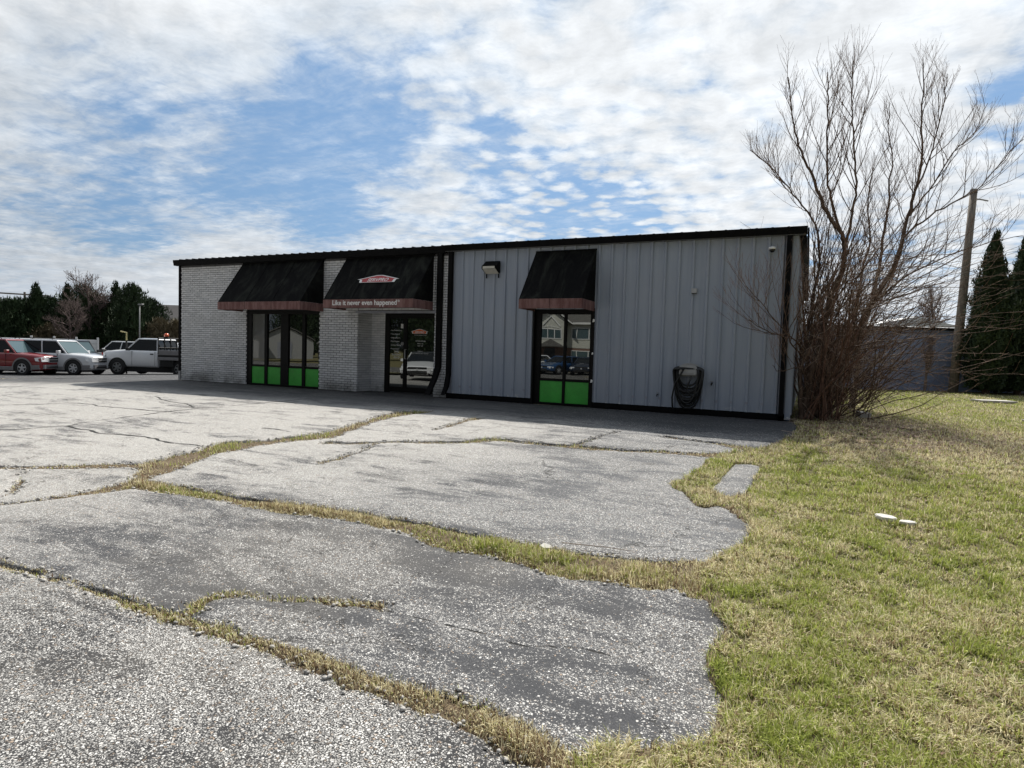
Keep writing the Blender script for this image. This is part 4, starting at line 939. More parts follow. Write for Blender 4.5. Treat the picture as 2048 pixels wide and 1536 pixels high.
for k in range(15):
    rx_ = random.uniform(.215, .315); dep = random.uniform(.45, .86) if k % 3 else random.uniform(.28, .5); y_ = -.05-.013*k+random.uniform(-.01, .01); up_ = random.uniform(.02, .12)
    for t in np.linspace(0, 2*math.pi, 24)[:-1]:
        c_ = math.cos(t)
        pts.append((rx_*math.copysign(abs(math.sin(t))**.8, math.sin(t)), y_+.02*math.sin(2*t), up_*c_ if c_ > 0 else dep*c_))
pts += [(-.26, -.26, -.3), (-.31, -.24, -.6), (-.30, -.20, -.80), (-.25, -.16, -.93)]
hose.tube(pts, .0195, 7)
hose.tube([(.1, -.27, -.12), (.02, -.28, -.3), (.0, -.27, -.45), (.12, -.25, -.55), (.22, -.24, -.45)], .017, 7)
ho = hose.obj('garden_hose', 'hose_rubber', None, True, (16.645, 0, 0.97)); tag(ho, 'black garden hose coiled on the beige hanger, one end trailing down', 'hose')
for z_, s_ in ((2.05, .03), (1.28, .022), (0.63, .03)):
    MB().prism([(-s_, -s_*1.2), (s_*.8, -s_), (s_, s_*.9), (-s_*.5, s_*1.3)], -.038, -.0352, 'y').obj('paint_scab', 'white_paint', P, loc=(14.412, 0, z_))
# ------------------------------------------------------------ trees
def tube_np(segs, sides=3):
    """segs: list of (P (k,3), r (k,)) polylines -> vertices, quads"""
    VV = []; FF = []; base = 0
    ang_ = np.arange(sides)*2*np.pi/sides; ca, sa = np.cos(ang_), np.sin(ang_)
    for Pp, rr in segs:
        Pp = np.asarray(Pp, float); k = len(Pp)
        d = np.gradient(Pp, axis=0); d /= (np.linalg.norm(d, axis=1, keepdims=True)+1e-9)
        ref = np.array([0.3, 0.2, 1.0]) if abs(d[0, 2]) < .85 else np.array([1.0, 0.1, 0])
        a = np.cross(d, ref); a /= (np.linalg.norm(a, axis=1, keepdims=True)+1e-9); b = np.cross(d, a)
        ring = Pp[:, None, :]+(a[:, None, :]*ca[None, :, None]+b[:, None, :]*sa[None, :, None])*np.asarray(rr)[:, None, None]
        VV.append(ring.reshape(-1, 3))
        i = np.arange(k-1)[:, None]*sides; j = np.arange(sides)[None, :]; j2 = (j+1) % sides
        FF.append((np.stack([i+j, i+j2, i+sides+j2, i+sides+j], -1)+base).reshape(-1, 4)); base += k*sides
    return np.concatenate(VV), np.concatenate(FF)
def limb(p, d, L, r, rnd, up=0.25, wig=0.12, k=6, rt=0.25):
    p = np.array(p, float); d = np.array(d, float); d /= np.linalg.norm(d); pts = [p.copy()]; 
    for i in range(k-1):
        d = d+np.array([rnd.normal(0, wig), rnd.normal(0, wig), rnd.normal(0, wig)+up/k*2]); d /= np.linalg.norm(d)
        p = p+d*L/(k-1); pts.append(p.copy())
    return np.array(pts), np.linspace(r, r*rt, k)
def branch_out(parent, rnd, n, Lr, r0, spread, up, k=5, wig=0.1, t0=0.1, t1=0.98, upd=0.5, bias=None, rt=.3):
    """side shoots along a parent polyline"""
    Pp, rr = parent; out = []; seglen = np.linalg.norm(np.diff(Pp, axis=0), axis=1); cum = np.concatenate([[0], np.cumsum(seglen)]); tot = cum[-1]
    for i in range(n):
        t = t0+(t1-t0)*(i+rnd.uniform(0, 1))/n; s = t*tot; j = min(np.searchsorted(cum, s, side='right')-1, len(Pp)-2); f = (s-cum[j])/(seglen[j]+1e-9)
        q = Pp[j]*(1-f)+Pp[j+1]*f; dirp = (Pp[j+1]-Pp[j])/(seglen[j]+1e-9)
        side = rnd.normal(0, 1, 3); side -= dirp*side.dot(dirp); side /= np.linalg.norm(side)+1e-9
        d = dirp*(1-spread)+side*spread+np.array([0, 0, upd*.5])
        if bias is not None: d = d+np.array(bias)
        L = rnd.uniform(*Lr)*(1.22-0.88*t); rb = min(rr[j]*.7, r0*(1.1-.5*t))
        out.append(limb(q, d, L, rb, rnd, up, wig, k, rt))
    return out
def spline(P3, n=4): return np.array(smooth_line([tuple(p) for p in P3], n))

def tree_from(names, rads, label, group, seed, dens=1.0, twig=1.0):
    rnd = np.random.default_rng(seed); trunks = []; 
    for nme, (ra, rb) in zip(names, rads):
        Pp = spline(LIMBS[nme], 4); Pp = Pp+rnd.normal(0, .012, Pp.shape); k = len(Pp)
        t = np.linspace(0, 1, k); trunks.append((Pp, (ra+(rb-ra)*t**0.55)))
    root = trunks[0][0][0]; base = thing('bare_tree', label, 'tree', tuple(root), group=group)
    lv1, lv2, lv3 = [], [], []
    for tr in trunks:
        L = np.linalg.norm(np.diff(tr[0], axis=0), axis=1).sum()
        up_part = branch_out(tr, rnd, int(L*4.6*dens), (0.9, 2.3), .012, .52, .55, 7, .07, .22, .97, .55)
        lv1 += up_part
    for b in lv1: lv2 += branch_out(b, rnd, int(6*dens)+1, (.3, .9), .0052, .45, .45, 5, .07, .15, .98, .45)
    for b in lv2:
        if rnd.uniform() < .75: lv3 += branch_out(b, rnd, 2, (.15, .45), .0042, .45, .3, 3, .06, .2, .9, .35)
    o = np.array(root)
    def mk(nm, segs, sides, mat):
        V, F = tube_np(segs, sides); ob = np_mesh(nm, V-o, F, mat, 4, True, base)
        if nm == 'twigs': ob['kind'] = 'stuff'
        return ob
    mk('trunk', trunks, 9, 'bark_brown'); mk('crown', lv1, 5, 'bark_brown'); 
    for s_ in lv2+lv3: s_[1][:] = np.maximum(s_[1]*twig, .0019)
    mk('twigs', lv2, 3, 'twig_brown'); mk('twigs', lv3, 3, 'twig_brown')
    return base
G_T = 'bare trees crowding the right end of the building'
tree_from(['S1', 'S2', 'S3', 'L1', 'L2', 'L3'], [(.10, .009), (.036, .008), (.04, .008), (.02, .006), (.018, .006), (.014, .005)], 'tallest left stem cluster of the leafless tree, leaning over the roof corner', G_T, 3)
tree_from(['S5', 'S6', 'S7', 'S8', 'S9'], [(.11, .008), (.026, .006), (.026, .006), (.034, .006), (.03, .006)], 'leafless tree with the heavy leaning trunk and branches sweeping right to the pole', G_T, 4, .9)
tree_from(['S0'], [(.055, .006)], 'slim leafless tree hugging the end wall, arching left over the roof', G_T, 5, 1.3)
tree_from(['S4'], [(.085, .008)], 'bare tree standing on its own trunk on the lawn side of the thicket', G_T, 6, 1.0)
tree_from(['S10'], [(.07, .010)], 'slender bare tree in the middle of the thicket', G_T, 8, 1.1)
# tangled brush at the foot of the trees: sweeping canes, sunlit
rnd = np.random.default_rng(21); canes = []; tw = []
for i in range(330):
    bx, by = 18.95+1.25*rnd.uniform(0, 1)**1.8, rnd.uniform(0.5, 5.2)
    z0 = abs(rnd.normal(0, 1.3))+0.05 if rnd.uniform() < .75 else 0.0
    fx_ = rnd.uniform(-.15, 1.0); d = np.array([fx_, rnd.uniform(-.75, .35), rnd.uniform(.15, 1.0)])
    if bx < 19.3: d[0] = abs(d[0])*.6
    c = limb((bx, by, z0), d, rnd.uniform(1.3, 3.3), rnd.uniform(.006, .017), rnd, rnd.uniform(-.1, .5), .11, 9, .3); canes.append(c)
    tw += branch_out(c, rnd, 7, (.3, 1.0), .0055, .55, .25, 5, .12, .15, .98, .2)
for i in range(85):      # low drooping shoots reaching right over the grass
    bx, by, z0 = rnd.uniform(19.3, 20.6), rnd.uniform(0.6, 5.0), rnd.uniform(.9, 3.6)
    c = limb((bx, by, z0), (rnd.uniform(.5, 1.3), rnd.uniform(-.5, .3), rnd.uniform(-.25, .65)), rnd.uniform(1.4, 3.4), rnd.uniform(.005, .012), rnd, rnd.uniform(-.25, .30), .08, 9, .3); canes.append(c)
    tw += branch_out(c, rnd, 7, (.3, .9), .005, .5, .2, 5, .1, .15, .98, .15)
ups = []
for i in range(75):      # upright suckers tight against the corner
    bx, by = 18.92+.75*rnd.uniform(0, 1)**1.4, rnd.uniform(0.35, 2.6)
    c = limb((bx, by, 0), (rnd.uniform(-.05, .30), rnd.uniform(-.18, .12), 1), rnd.uniform(1.6, 4.2), rnd.uniform(.009, .028), rnd, .15, .13, 9, .3); ups.append(c)
    tw += branch_out(c, rnd, 6, (.25, .7), .0055, .5, .3, 5, .12, .2, .98, .3)
for s_ in tw+canes: s_[1][:] = np.maximum(s_[1], .0022)
bo = np.array((19.4, 1.5, 0)); br = thing('brush_thicket', 'dense reddish brown leafless brush at the foot of the trees by the end wall', 'bush', tuple(bo))
V, F = tube_np(canes, 4); tag(np_mesh('stems', V-bo, F, 'bark_brown', 4, True, br), kind='stuff')
V, F = tube_np(ups, 5); tag(np_mesh('suckers', V-bo, F, 'cane_red', 4, True, br), kind='stuff')
V, F = tube_np(tw, 3); tag(np_mesh('twigs', V-bo, F, 'twig_brown', 4, True, br), kind='stuff')
tw2 = []
for i in range(1500):
    c = limb((18.85+1.9*rnd.uniform(0, 1)**1.6, rnd.uniform(.2, 5), rnd.uniform(0.1, 3.4)**1.0), rnd.normal(0, 1, 3), rnd.uniform(.25, .8), .0035, rnd, 0, .35, 5, .5); tw2.append(c)
for s_ in tw2: s_[1][:] = np.maximum(s_[1], .0024)
V, F = tube_np(tw2, 3); tag(np_mesh('dry_vines', V-bo, F, 'twig_pale', 4, True, br), kind='stuff')
# dead leaves and sticks littered underneath
n = 5200; x = rng.normal(19.9, 1.0, n); y = rng.normal(-0.4, 2.0, n); k = ~((x < 18.75) & (y > -.1)) & (x > 18.3); x, y = x[k], y[k]; n = len(x); z = lawn_z(x, y)+rng.uniform(.004, .03, n)
az = rng.uniform(0, 6.28, n); s_ = rng.uniform(.015, .04, n); V = np.zeros((n, 4, 3))
for j, (u_, v_, w_) in enumerate(((-1, -.5, 0), (1, -.35, .2), (.9, .5, .5), (-.8, .45, .15))):
    V[:, j, 0] = x+s_*(u_*np.cos(az)-v_*np.sin(az)); V[:, j, 1] = y+s_*(u_*np.sin(az)+v_*np.cos(az)); V[:, j, 2] = z+s_*w_*rng.uniform(0, 1, n)
tag(np_mesh('leaf_litter', V.reshape(-1, 3), np.arange(n*4).reshape(-1, 4), 'dead_leaf', 4), 'dead leaves littering the bare soil below the thicket', kind='stuff')
n = 420; segs = []
for i in range(n):
    x_, y_ = rnd.normal(19.9, 1.2), rnd.normal(-.3, 2.0)
    if x_ < 18.75: continue
    a_ = rnd.uniform(0, 6.28); z_ = float(lawn_z(np.array([x_]), np.array([y_]))[0])+.01; L_ = rnd.uniform(.1, .5)
    segs.append((np.array([(x_, y_, z_), (x_+L_*.5*math.cos(a_), y_+L_*.5*math.sin(a_), z_+rnd.uniform(0, .03)), (x_+L_*math.cos(a_+.2), y_+L_*math.sin(a_+.2), z_+rnd.uniform(0, .05))]), np.array([.005, .004, .003])))
V, F = tube_np(segs, 4); tag(np_mesh('fallen_sticks', V, F, 'twig_pale', 4), 'fallen dry sticks scattered under the bare trees', kind='stuff')

# generic far trees
def bare_far(name, label, loc, H, seed, spread=.55, group=None, fork=0.28):
    rnd = np.random.default_rng(seed); base = thing(name, label, 'tree', loc, group=group)
    tr = [limb((0, 0, 0), (rnd.normal(0, .05), rnd.normal(0, .05), 1), H*.95, H*.028, rnd, .1, .05, 9, .12)]
    l1 = branch_out(tr[0], rnd, 17, (H*.30, H*.55), H*.013, spread, .35, 7, .1, fork, .95, .5)
    l2 = []; l3 = []
    for b in l1: l2 += branch_out(b, rnd, 9, (H*.12, H*.25), H*.005, .55, .3, 5, .12, .15, .98, .4)
    for b in l2: l3 += branch_out(b, rnd, 5, (H*.05, H*.12), H*.0028, .55, .2, 4, .12, .15, .98, .3)
    for s_ in l3+l2: s_[1][:] = np.maximum(s_[1], H*.0016)
    for nm, sg, sd_, mt in (('trunk', tr, 7, 'bark_far'), ('crown', l1, 4, 'bark_far'), ('twigs', l2+l3, 3, 'bark_far')):
        V, F = tube_np(sg, sd_); ob = np_mesh(nm, V, F, mt, 4, True, base)
        if nm == 'twigs': ob['kind'] = 'stuff'
    return base
def leaf_crown(n, H, Rr, shape, rnd, leaf, z0=0.04, lumps=0):
    """many small tilted leaf faces filling a crown; shape(t) is the radius at height t"""
    t = rnd.uniform(0, 1, n*3); rad = shape(t); k = rnd.uniform(0, 1, n*3) < rad/ max(rad.max(), 1e-6); t = t[k][:n]; n = len(t)
    a = rnd.uniform(0, 2*np.pi, n); q = rnd.uniform(0, 1, n)**.38
    lob = 1+.20*np.sin(a*3+t*9)+.16*np.sin(a*7-t*23)+.12*rnd.normal(0, 1, n)
    r = Rr*shape(t)*q*lob; x = r*np.cos(a); y = r*np.sin(a); z = H*(z0+(1-z0)*t)+rnd.normal(0, H*.008, n)
    az = a+rnd.normal(0, .7, n); ti = rnd.normal(.6, .5, n); s_ = leaf*rnd.uniform(.6, 1.5, n)
    u_ = np.stack([-np.sin(az), np.cos(az), np.zeros(n)], 1); w_ = np.stack([np.cos(az)*np.sin(ti)*.6, np.sin(az)*np.sin(ti)*.6, np.cos(ti)], 1)
    c = np.stack([x, y, z], 1); V = np.zeros((n, 4, 3))
    V[:, 0] = c-u_*s_[:, None]*.5; V[:, 1] = c+w_*s_[:, None]*.35+u_*s_[:, None]*.15; V[:, 2] = c+u_*s_[:, None]*.5+w_*s_[:, None]*.2; V[:, 3] = c+w_*s_[:, None]*1.3
    return V.reshape(-1, 3), np.arange(n*4).reshape(-1, 4)[:, [0, 2, 3, 1]]
def cyp(t): return np.where(t < .25, .62+.38*(t/.25), (1-((t-.25)/.75)**1.55)*.98+.02)
def spruce(t): return (1-t)**.8*(.82+.22*np.abs(np.sin(t*26)))
def dome(t): return np.sqrt(np.clip(1-(2*t-.85)**2/1.35, 0, 1))*(.8+.2*np.abs(np.sin(t*17)))
def evergreen(name, label, loc, H, Rr, shape, seed, n, leaf, mat, group=None, z0=.04):
    rnd = np.random.default_rng(seed); base = thing(name, label, 'tree', loc, rnd.uniform(0, 6), group)
    MB().tube([(0, 0, 0), (.02*H*.1, 0, H*.5), (0, 0, H*.93)], [H*.017+.03, H*.010+.02, .02], 8).obj('trunk', 'bark_brown', base)
    V, F = leaf_crown(n, H, Rr, shape, rnd, leaf, z0); np_mesh('crown', V, F, mat, 4, False, base); return base
GA = 'arborvitae in a row on the right'
for i, (x, y, H, r_, lb) in enumerate(((26.3, 20.3, 7.2, .84, 'tall dark arborvitae just right of the leaning pole'), (27.75, 21.6, 7.4, .84, 'tall dark arborvitae at the right edge of the photo'), (29.3, 22.6, 7.0, .9, 'third dark arborvitae, farthest right of its row'), (27.1, 22.3, 3.6, .8, 'shorter arborvitae standing behind the gap in the dark row'))):
    evergreen('arborvitae', lb, (x, y, 0), H, r_*1.12, cyp, 50+i, 17000, .19, 'needles_cypress', GA, .03)
GL = 'dark trees behind the parked cars'
def at(px, py, t):
    return None
for args in (
 (-50.0, 17.5, 5.9, 2.1, spruce, 'dark evergreen cut by the left edge of the photo'),
 (-46.9, 17.9, 5.2, 2.0, dome, 'low round dark tree left of the utility pole crossarm'),
 (-49.5, 20.0, 5.5, 2.2, dome, 'low dark evergreen below the utility pole crossarm'),
 (-45.9, 19.5, 6.9, 1.9, spruce, 'pointed dark evergreen right of the utility pole crossarm'),
 (-49.2, 22.4, 5.8, 2.2, dome, 'dark tree filling the gap left of the tall bare tree'),
 (-45.4, 21.9, 7.1, 2.1, spruce, 'dark evergreen in front of the left half of the tall bare tree'),
 (-48.3, 25.0, 7.3, 2.4, dome, 'dark evergreen behind the trunk of the tall bare tree'),
 (-43.0, 23.1, 6.2, 2.0, dome, 'lower dark evergreen right of the tall bare tree'),
 (-41.2, 23.9, 7.4, 2.1, spruce, 'tall dark evergreen midway between the bare tree and the lamp post'),
 (-37.3, 22.9, 6.9, 1.7, dome, 'dark evergreen with uneven top behind the lamp post'),
 (-38.3, 25.3, 5.8, 1.9, dome, 'low dark evergreen right of the lamp post'),
 (-52.5, 19.0, 5.6, 2.3, dome, 'dark evergreen behind the one cut by the left edge')):
    x, y, H, r_, sh, lb = args
    evergreen('evergreen_tree', lb, (x, y, -.6), H, r_, sh, int(abs(x*7+y)), 6500, .30, 'needles_dark', GL, .02)
for x, y, H, r_, lb in ((-35.4, 24.3, 3.9, 1.7, 'brownish green shrub behind the flatbed truck cab'), (-34.2, 25.3, 3.9, 1.6, 'brownish shrub nearest the corner of the brick wall'), (-37.0, 24.0, 3.3, 1.6, 'brown shrub at the foot of the lamp post'), (-44.0, 19.8, 3.1, 1.8, 'brown twiggy shrub below the tall bare tree')):
    evergreen('brown_shrub', lb, (x, y, -.6), H, r_, dome, int(abs(x*5+y)), 4200, .22, 'brush_brown', 'brown shrubs among the dark trees', .02)
bare_far('bare_tree', 'tall pale leafless tree rising above the dark evergreens on the left', (-42.4, 22.2, -.6), 7.8, 31, .78, None, .2)
bare_far('bare_tree', 'low spreading leafless tree in front of the dark evergreens', (-40.6, 19.4, -.6), 5.0, 34, .75)
bare_far('bare_tree', 'leafless treetops just showing above the metal roof', (13.6, 17.5, 0), 5.9, 36, .8)
bare_far('bare_tree', 'thin leafless tree showing above the roof nearer the corner', (15.6, 18.5, 0), 5.7, 38, .8)
bare_far('bare_tree', 'small bare sapling in front of the blue grey background wall', (23.9, 19.7, 0), 2.5, 39, .5)
bare_far('bare_tree', 'faint bare tree beyond the background building', (27.5, 41, 0), 6.5, 41, .5)

# ------------------------------------------------------------ background building, pole, lamp
bb = thing('background_building', 'long low blue grey block building behind the lawn on the right', 'building', (24, 24.6, 0), R(24.5))
bb.location = (20.3, 19.9, 0)
m = MB(); m.box(-2, 16, 0.0, 8, 0, 2.92); m.obj('wall', 'block_wall', bb)
m = MB()
for r_ in range(14):
    z0 = r_*.203+.004
    x = -2.0-(r_ % 2)*.2
    while x < 10:
        a, b = max(x, -2.0)+.004, x+.40-.004; m.box(a, b, -.008, .0, z0, z0+.195); x += .40
tag(m.obj('block', 'block_wall', bb), kind='stuff')
MB().box(-2.1, 16.1, -.10, 8.1, 2.92, 3.04).obj('fascia', 'dark_bronze', bb)
MB().prism([(-.1, 3.045), (4, 3.30), (8.1, 3.045)], -2.1, 16.1, 'x').obj('roof', 'tin_roof', bb)
MB().box(6.2, 7.1, -.03, .05, 0.9, 2.1).obj('window', 'window_glass', bb)
MB().box(8.2, 9.2, -.04, .05, 0.02, 2.1).obj('door', 'grey_trim', bb)
MB().box(5.0, 6.15, -.035, -.01, 1.15, 1.19).obj('pipe', 'steel_dull', bb)
bt = thing('far_roof_building', 'far building with a bright tin roof seen over the background wall', 'building', (26.0, 40, 0), R(20))
MB().box(-3.5, 3.5, 0, 6, 0, 3.9).obj('wall', 'house_siding', bt); MB().prism([(-3.8, 3.9), (0, 4.75), (3.8, 3.9)], -.3, 6.3, 'y').obj('roof', 'tin_roof', bt)
MB().tube([(1.2, .5, 4.3), (1.2, .5, 4.95)], .09, 8).obj('vent_pipe', 'steel_dull', bt)
pl_ = thing('utility_pole', 'leaning weathered wooden pole on the right, without wires', 'pole', (25.15, 20.76, 0))
MB().tube([(0, 0, -.3), (.15, .24, 3.1), (.29, .48, 6.2), (.43, .72, 9.3)], [.20, .185, .165, .145], 14).obj('shaft', 'pole_wood', pl_, True)
MB().tube([(.43, .72, 9.0), (.75, 1.0, 9.02), (1.1, 1.25, 8.98)], .035, 6).obj('bracket', 'steel_dull', pl_); MB().tube([(.42, .70, 9.27), (.43, .72, 9.42)], [.165, .15], 12).obj('cap', 'steel_dull', pl_)
lp = thing('lamp_post', 'slim grey parking lot lamp post left of the brick building', 'lamp', (-29.5, 18.4, -.6))
MB().tube([(0, 0, 0), (0, 0, 4.75)], [.055, .04], 10).obj('shaft', 'steel_dull', lp, True); MB().bbox(-.1, .42, -.10, .10, 4.72, 4.82, .02).obj('lamp_head', 'steel_dull', lp)
MB().box(-.22, .22, -.22, .22, 0, .35).obj('footing', 'concrete', lp)
tp = thing('utility_pole', 'distant utility pole with a crossarm above the dark trees', 'pole', (-83.2, 37.3, -.6))
MB().tube([(0, 0, 0), (0, 0, 8.4)], [.2, .14], 10).obj('shaft', 'pole_wood', tp); MB().box(-2.9, 2.9, -.08, .08, 7.95, 8.15).obj('crossarm', 'pole_wood', tp); tp.rotation_euler = (0, 0, R(60))
db = thing('distant_building', 'distant building with a long dark sloping roof behind the trees', 'building', (-51, 37.5, -.6), R(25))
MB().box(-12, 12, 0, 8, 0, 4.2).obj('wall', 'house_brick', db); MB().prism([(-.5, 4.1), (4, 6.6), (8.5, 4.1)], -12.4, 12.4, 'x').obj('roof', 'dark_roof', db)

# white vinyl fence behind the cars
vf = thing('vinyl_fence', 'white vinyl panel fence behind the silver car', 'fence', (-27.0, 10.7, -.55), math.atan2(1.9, 1.6)*1.0)
for i in range(4): MB().bbox(i*1.22-.06, i*1.22+.06, -.06, .06, 0, 1.95, .01).obj('post', 'fence_vinyl', vf)
for i in range(3):
    for k in range(6): MB().bbox(i*1.22+.062, (i+1)*1.22-.062, -.02, .02, .12+.28*k, .12+.28*k+.268, .008).obj('board', 'fence_vinyl', vf)
vf.rotation_euler = (0, 0, R(57)); vf.location = (-27.4, 9.6, -.55)

# ------------------------------------------------------------ vehicles
def wheel(parent, x, y, r, w, spokes, mat='alloy'):
    s = 1 if y > 0 else -1
    m = MB(); prof = [(-w/2, r*.62), (-w/2, r*.93), (-w*.38, r), (w*.38, r), (w/2, r*.93), (w/2, r*.62)]; N = 28; vs = []
    for k in range(N):
        t = 2*math.pi*k/N
        for a, b in prof: vs.append((b*math.cos(t), a, b*math.sin(t)))
    q = len(prof); fs = [(k*q+i, k*q+(i+1) % q, ((k+1) % N)*q+(i+1) % q, ((k+1) % N)*q+i) for k in range(N) for i in range(q)]
    m.add(vs, fs); ty = m.obj('wheel', 'rubber', parent, False, (x, y, r))
    rm = MB(); N = 24; f0 = s*(w/2-.015)
    for k in range(N):
        t0, t1 = 2*math.pi*k/N, 2*math.pi*(k+1)/N
        rm.add([(r*.64*math.cos(t0), f0, r*.64*math.sin(t0)), (r*.64*math.cos(t1), f0, r*.64*math.sin(t1)), (r*.54*math.cos(t1), f0+s*.008, r*.54*math.sin(t1)), (r*.54*math.cos(t0), f0+s*.008, r*.54*math.sin(t0))], [(0, 1, 2, 3)])
    for k in range(spokes):
        t = 2*math.pi*k/spokes+.3; c_, s_ = math.cos(t), math.sin(t); hw = r*.085; hw2 = r*.13
        pts = [(r*.56*c_-hw*s_, r*.56*s_+hw*c_), (r*.56*c_+hw*s_, r*.56*s_-hw*c_), (hw2*s_, -hw2*c_), (-hw2*s_, hw2*c_)]
        rm.prism(pts, f0-s*.03, f0+s*.004, 'y')
    rm.tube([(0, f0-s*.03, 0), (0, f0+s*.02, 0)], r*.16, 12); rm.obj('rim', mat, ty)
    MB().tube([(0, f0-s*.09, 0), (0, f0-s*.05, 0)], r*.60, 20).obj('brake_disc', 'under_black', ty)
    return ty
def loft(stations, closed=True):
    """stations: list of rings (each the same number of points)"""
    m = MB(); n = len(stations[0]); vs = [p for r_ in stations for p in r_]; fs = []
    for i in range(len(stations)-1):
        for k in range(n): fs.append((i*n+k, i*n+(k+1) % n, (i+1)*n+(k+1) % n, (i+1)*n+k))
    fs.append(tuple(range(n))); fs.append(tuple((len(stations)-1)*n+k for k in range(n-1, -1, -1))); return m.add(vs, fs)
def vehicle(name, label, cat, loc, rz, body, kind='suv', L=4.8, Wd=1.85, group=None, clad=None, rack=False, roofm=None, clear_ws=True, spokes=5, pitch_=0):
    t = thing(name, label, cat, loc, rz, group)
    w = Wd/2; g = .27 if kind != 'pickup' else .46
    K = {'suv': dict(hood=1.10, nose=1.00, belt=1.13, roof=1.80, cowl=.98, wst=.40, rt=-2.15, rb=-2.38, tail=1.08, wb=2.85, r=.375, fo=.92, hoodr=1.15),
         'sedan': dict(hood=.90, nose=.70, belt=.93, roof=1.43, cowl=.95, wst=.15, rt=-1.05, rb=-1.75, tail=.95, wb=2.8, r=.335, fo=.86, hoodr=.95),
         'pickup': dict(hood=1.34, nose=1.24, belt=1.34, roof=1.98, cowl=1.25, wst=.72, rt=-.38, rb=-.52, tail=1.22, wb=3.5, r=.42, fo=.92, hoodr=1.40)}[kind]
    xf, xb = L/2, -L/2; xr = K['rb'] if kind != 'pickup' else -.56
    cow, belt = K['cowl'], K['belt']
    # lower body
    end = xb if kind != 'pickup' else -.56
    st = []
    def ring(x, wd, zb, zt, crown=.03):
        a = wd
        return [(x, -a*.92, zb), (x, -a*.99, zb+.10), (x, -a, (zb+zt)*.5), (x, -a*.985, zt-.12), (x, -a*.93, zt-.02), (x, -a*.5, zt+crown*.7), (x, 0, zt+crown),
                (x, a*.5, zt+crown*.7), (x, a*.93, zt-.02), (x, a*.985, zt-.12), (x, a, (zb+zt)*.5), (x, a*.99, zb+.10), (x, a*.92, zb), (x, 0, zb-.01)]
    xs = [(xf, .84, .40, K['nose']-.13), (xf-.04, .91, .33, K['nose']-.03), (xf-.16, .95, .29, K['nose']), (xf-.45, .99, g, K['nose']+.05), (xf-.9, 1, g, K['hood']-.02), (cow+.05, 1, g, K['hoodr']-.03), (cow-.15, 1, g, belt), (0, 1, g, belt), (-1.0, 1, g, belt)]
    if kind == 'pickup': xs = [q for q in xs if q[0] > -.5]+[(-.45, 1, g, belt), (end, .99, g, belt)]
    elif kind == 'suv': xs += [(-1.8, .99, g, belt), (xb+.25, .97, .30, belt), (xb+.05, .93, .34, belt-.05), (xb, .86, .42, belt-.25)]
    else: xs += [(-1.6, .99, g, belt), (xb+.45, .97, .28, K['tail']), (xb+.08, .92, .32, K['tail']-.03), (xb, .84, .45, K['tail']-.2)]
    bd = loft([ring(x, w*f, zb, zt) for x, f, zb, zt in xs]).obj('body', body, t, True)
    # cabin: glazed hull with painted pillars and roof
    z0, z1 = belt-.04, K['roof']-.05; wb_, wt = w*.93, w*.76
    base = [(cow+.10, z0), (K['wst'], z1), (K['rt'], z1), (K['rb'], z0)]
    hull = loft([[(cow+.10, -wb_*.93, z0), (cow+.10, wb_*.93, z0), (K['rb'], wb_*.96, z0), (K['rb'], -wb_*.96, z0)], [(K['wst'], -wt*.93, z1), (K['wst'], wt*.93, z1), (K['rt'], wt*.95, z1), (K['rt'], -wt*.95, z1)]])
    hull.obj('windows', 'car_glass', t)
    rf = loft([[(K['wst']+.06, -wt*.96, z1-.02), (K['wst']+.06, wt*.96, z1-.02), (K['rt']-.06, wt*.98, z1-.02), (K['rt']-.06, -wt*.98, z1-.02)],
               [(K['wst']-.02, -wt*.92, z1+.035), (K['wst']-.02, wt*.92, z1+.035), (K['rt']+.02, wt*.94, z1+.035), (K['rt']+.02, -wt*.94, z1+.035)],
               [(K['wst']-.18, -wt*.72, z1+.055), (K['wst']-.18, wt*.72, z1+.055), (K['rt']+.15, wt*.75, z1+.055), (K['rt']+.15, -wt*.75, z1+.055)]]); rf.obj('roof', roofm or body, t, False)
    def bar(nm, p, q, wdt=.05): 
        MB().tube([p, q], wdt, 6).obj(nm, body, t)
    for s in (-1, 1):
        bar('pillar', (cow+.08, s*wb_*.94, z0), (K['wst']+.0, s*wt*.945, z1), .035)
        bar('pillar', (K['rb']+.03, s*wb_*.96, z0), (K['rt'], s*wt*.96, z1), .05 if kind != 'suv' else .07)
        if kind != 'pickup':
            xm = -.25; bar('pillar', (xm, s*wb_*.965, z0), (xm-.12, s*wt*.965, z1), .03)
            if kind == 'suv': bar('pillar', (-1.30, s*wb_*.965, z0), (-1.42, s*wt*.965, z1), .045)
        # mirror
        MB().bbox(cow-.28, cow-.12, s*w*1.02 if s > 0 else -w*1.02-.17, s*w*1.02+.17 if s > 0 else -w*1.02, belt-.03, belt+.13, .02).obj('mirror', 'under_black' if kind == 'pickup' else body, t)
        for hx in ([.15, -1.05] if kind != 'pickup' else [-.22]):
            MB().bbox(hx-.09, hx+.09, s*w*.99-.015, s*w*.99+.015, belt-.22, belt-.16, .005).obj('door_handle', 'under_black' if kind == 'pickup' else body, t)
        for dx in ([cow-.35, -.30, -1.30] if kind != 'pickup' else [cow-.35, -.40]):
            MB().box(dx-.006, dx+.006, s*w*.988-.014, s*w*.988+.014, g+.10, belt-.05).obj('door_gap', 'under_black', t)
    # windscreen pane set just proud of the hull
    e = .012; MB().add([(cow+.09+e, -wb_*.88, z0+.05), (cow+.09+e, wb_*.88, z0+.05), (K['wst']+.03+e, wt*.88, z1-.04), (K['wst']+.03+e, -wt*.88, z1-.04)], [(0, 1, 2, 3)]).obj('windscreen', 'car_glass_clear' if (clear_ws and kind != 'sedan') else 'car_glass', t)
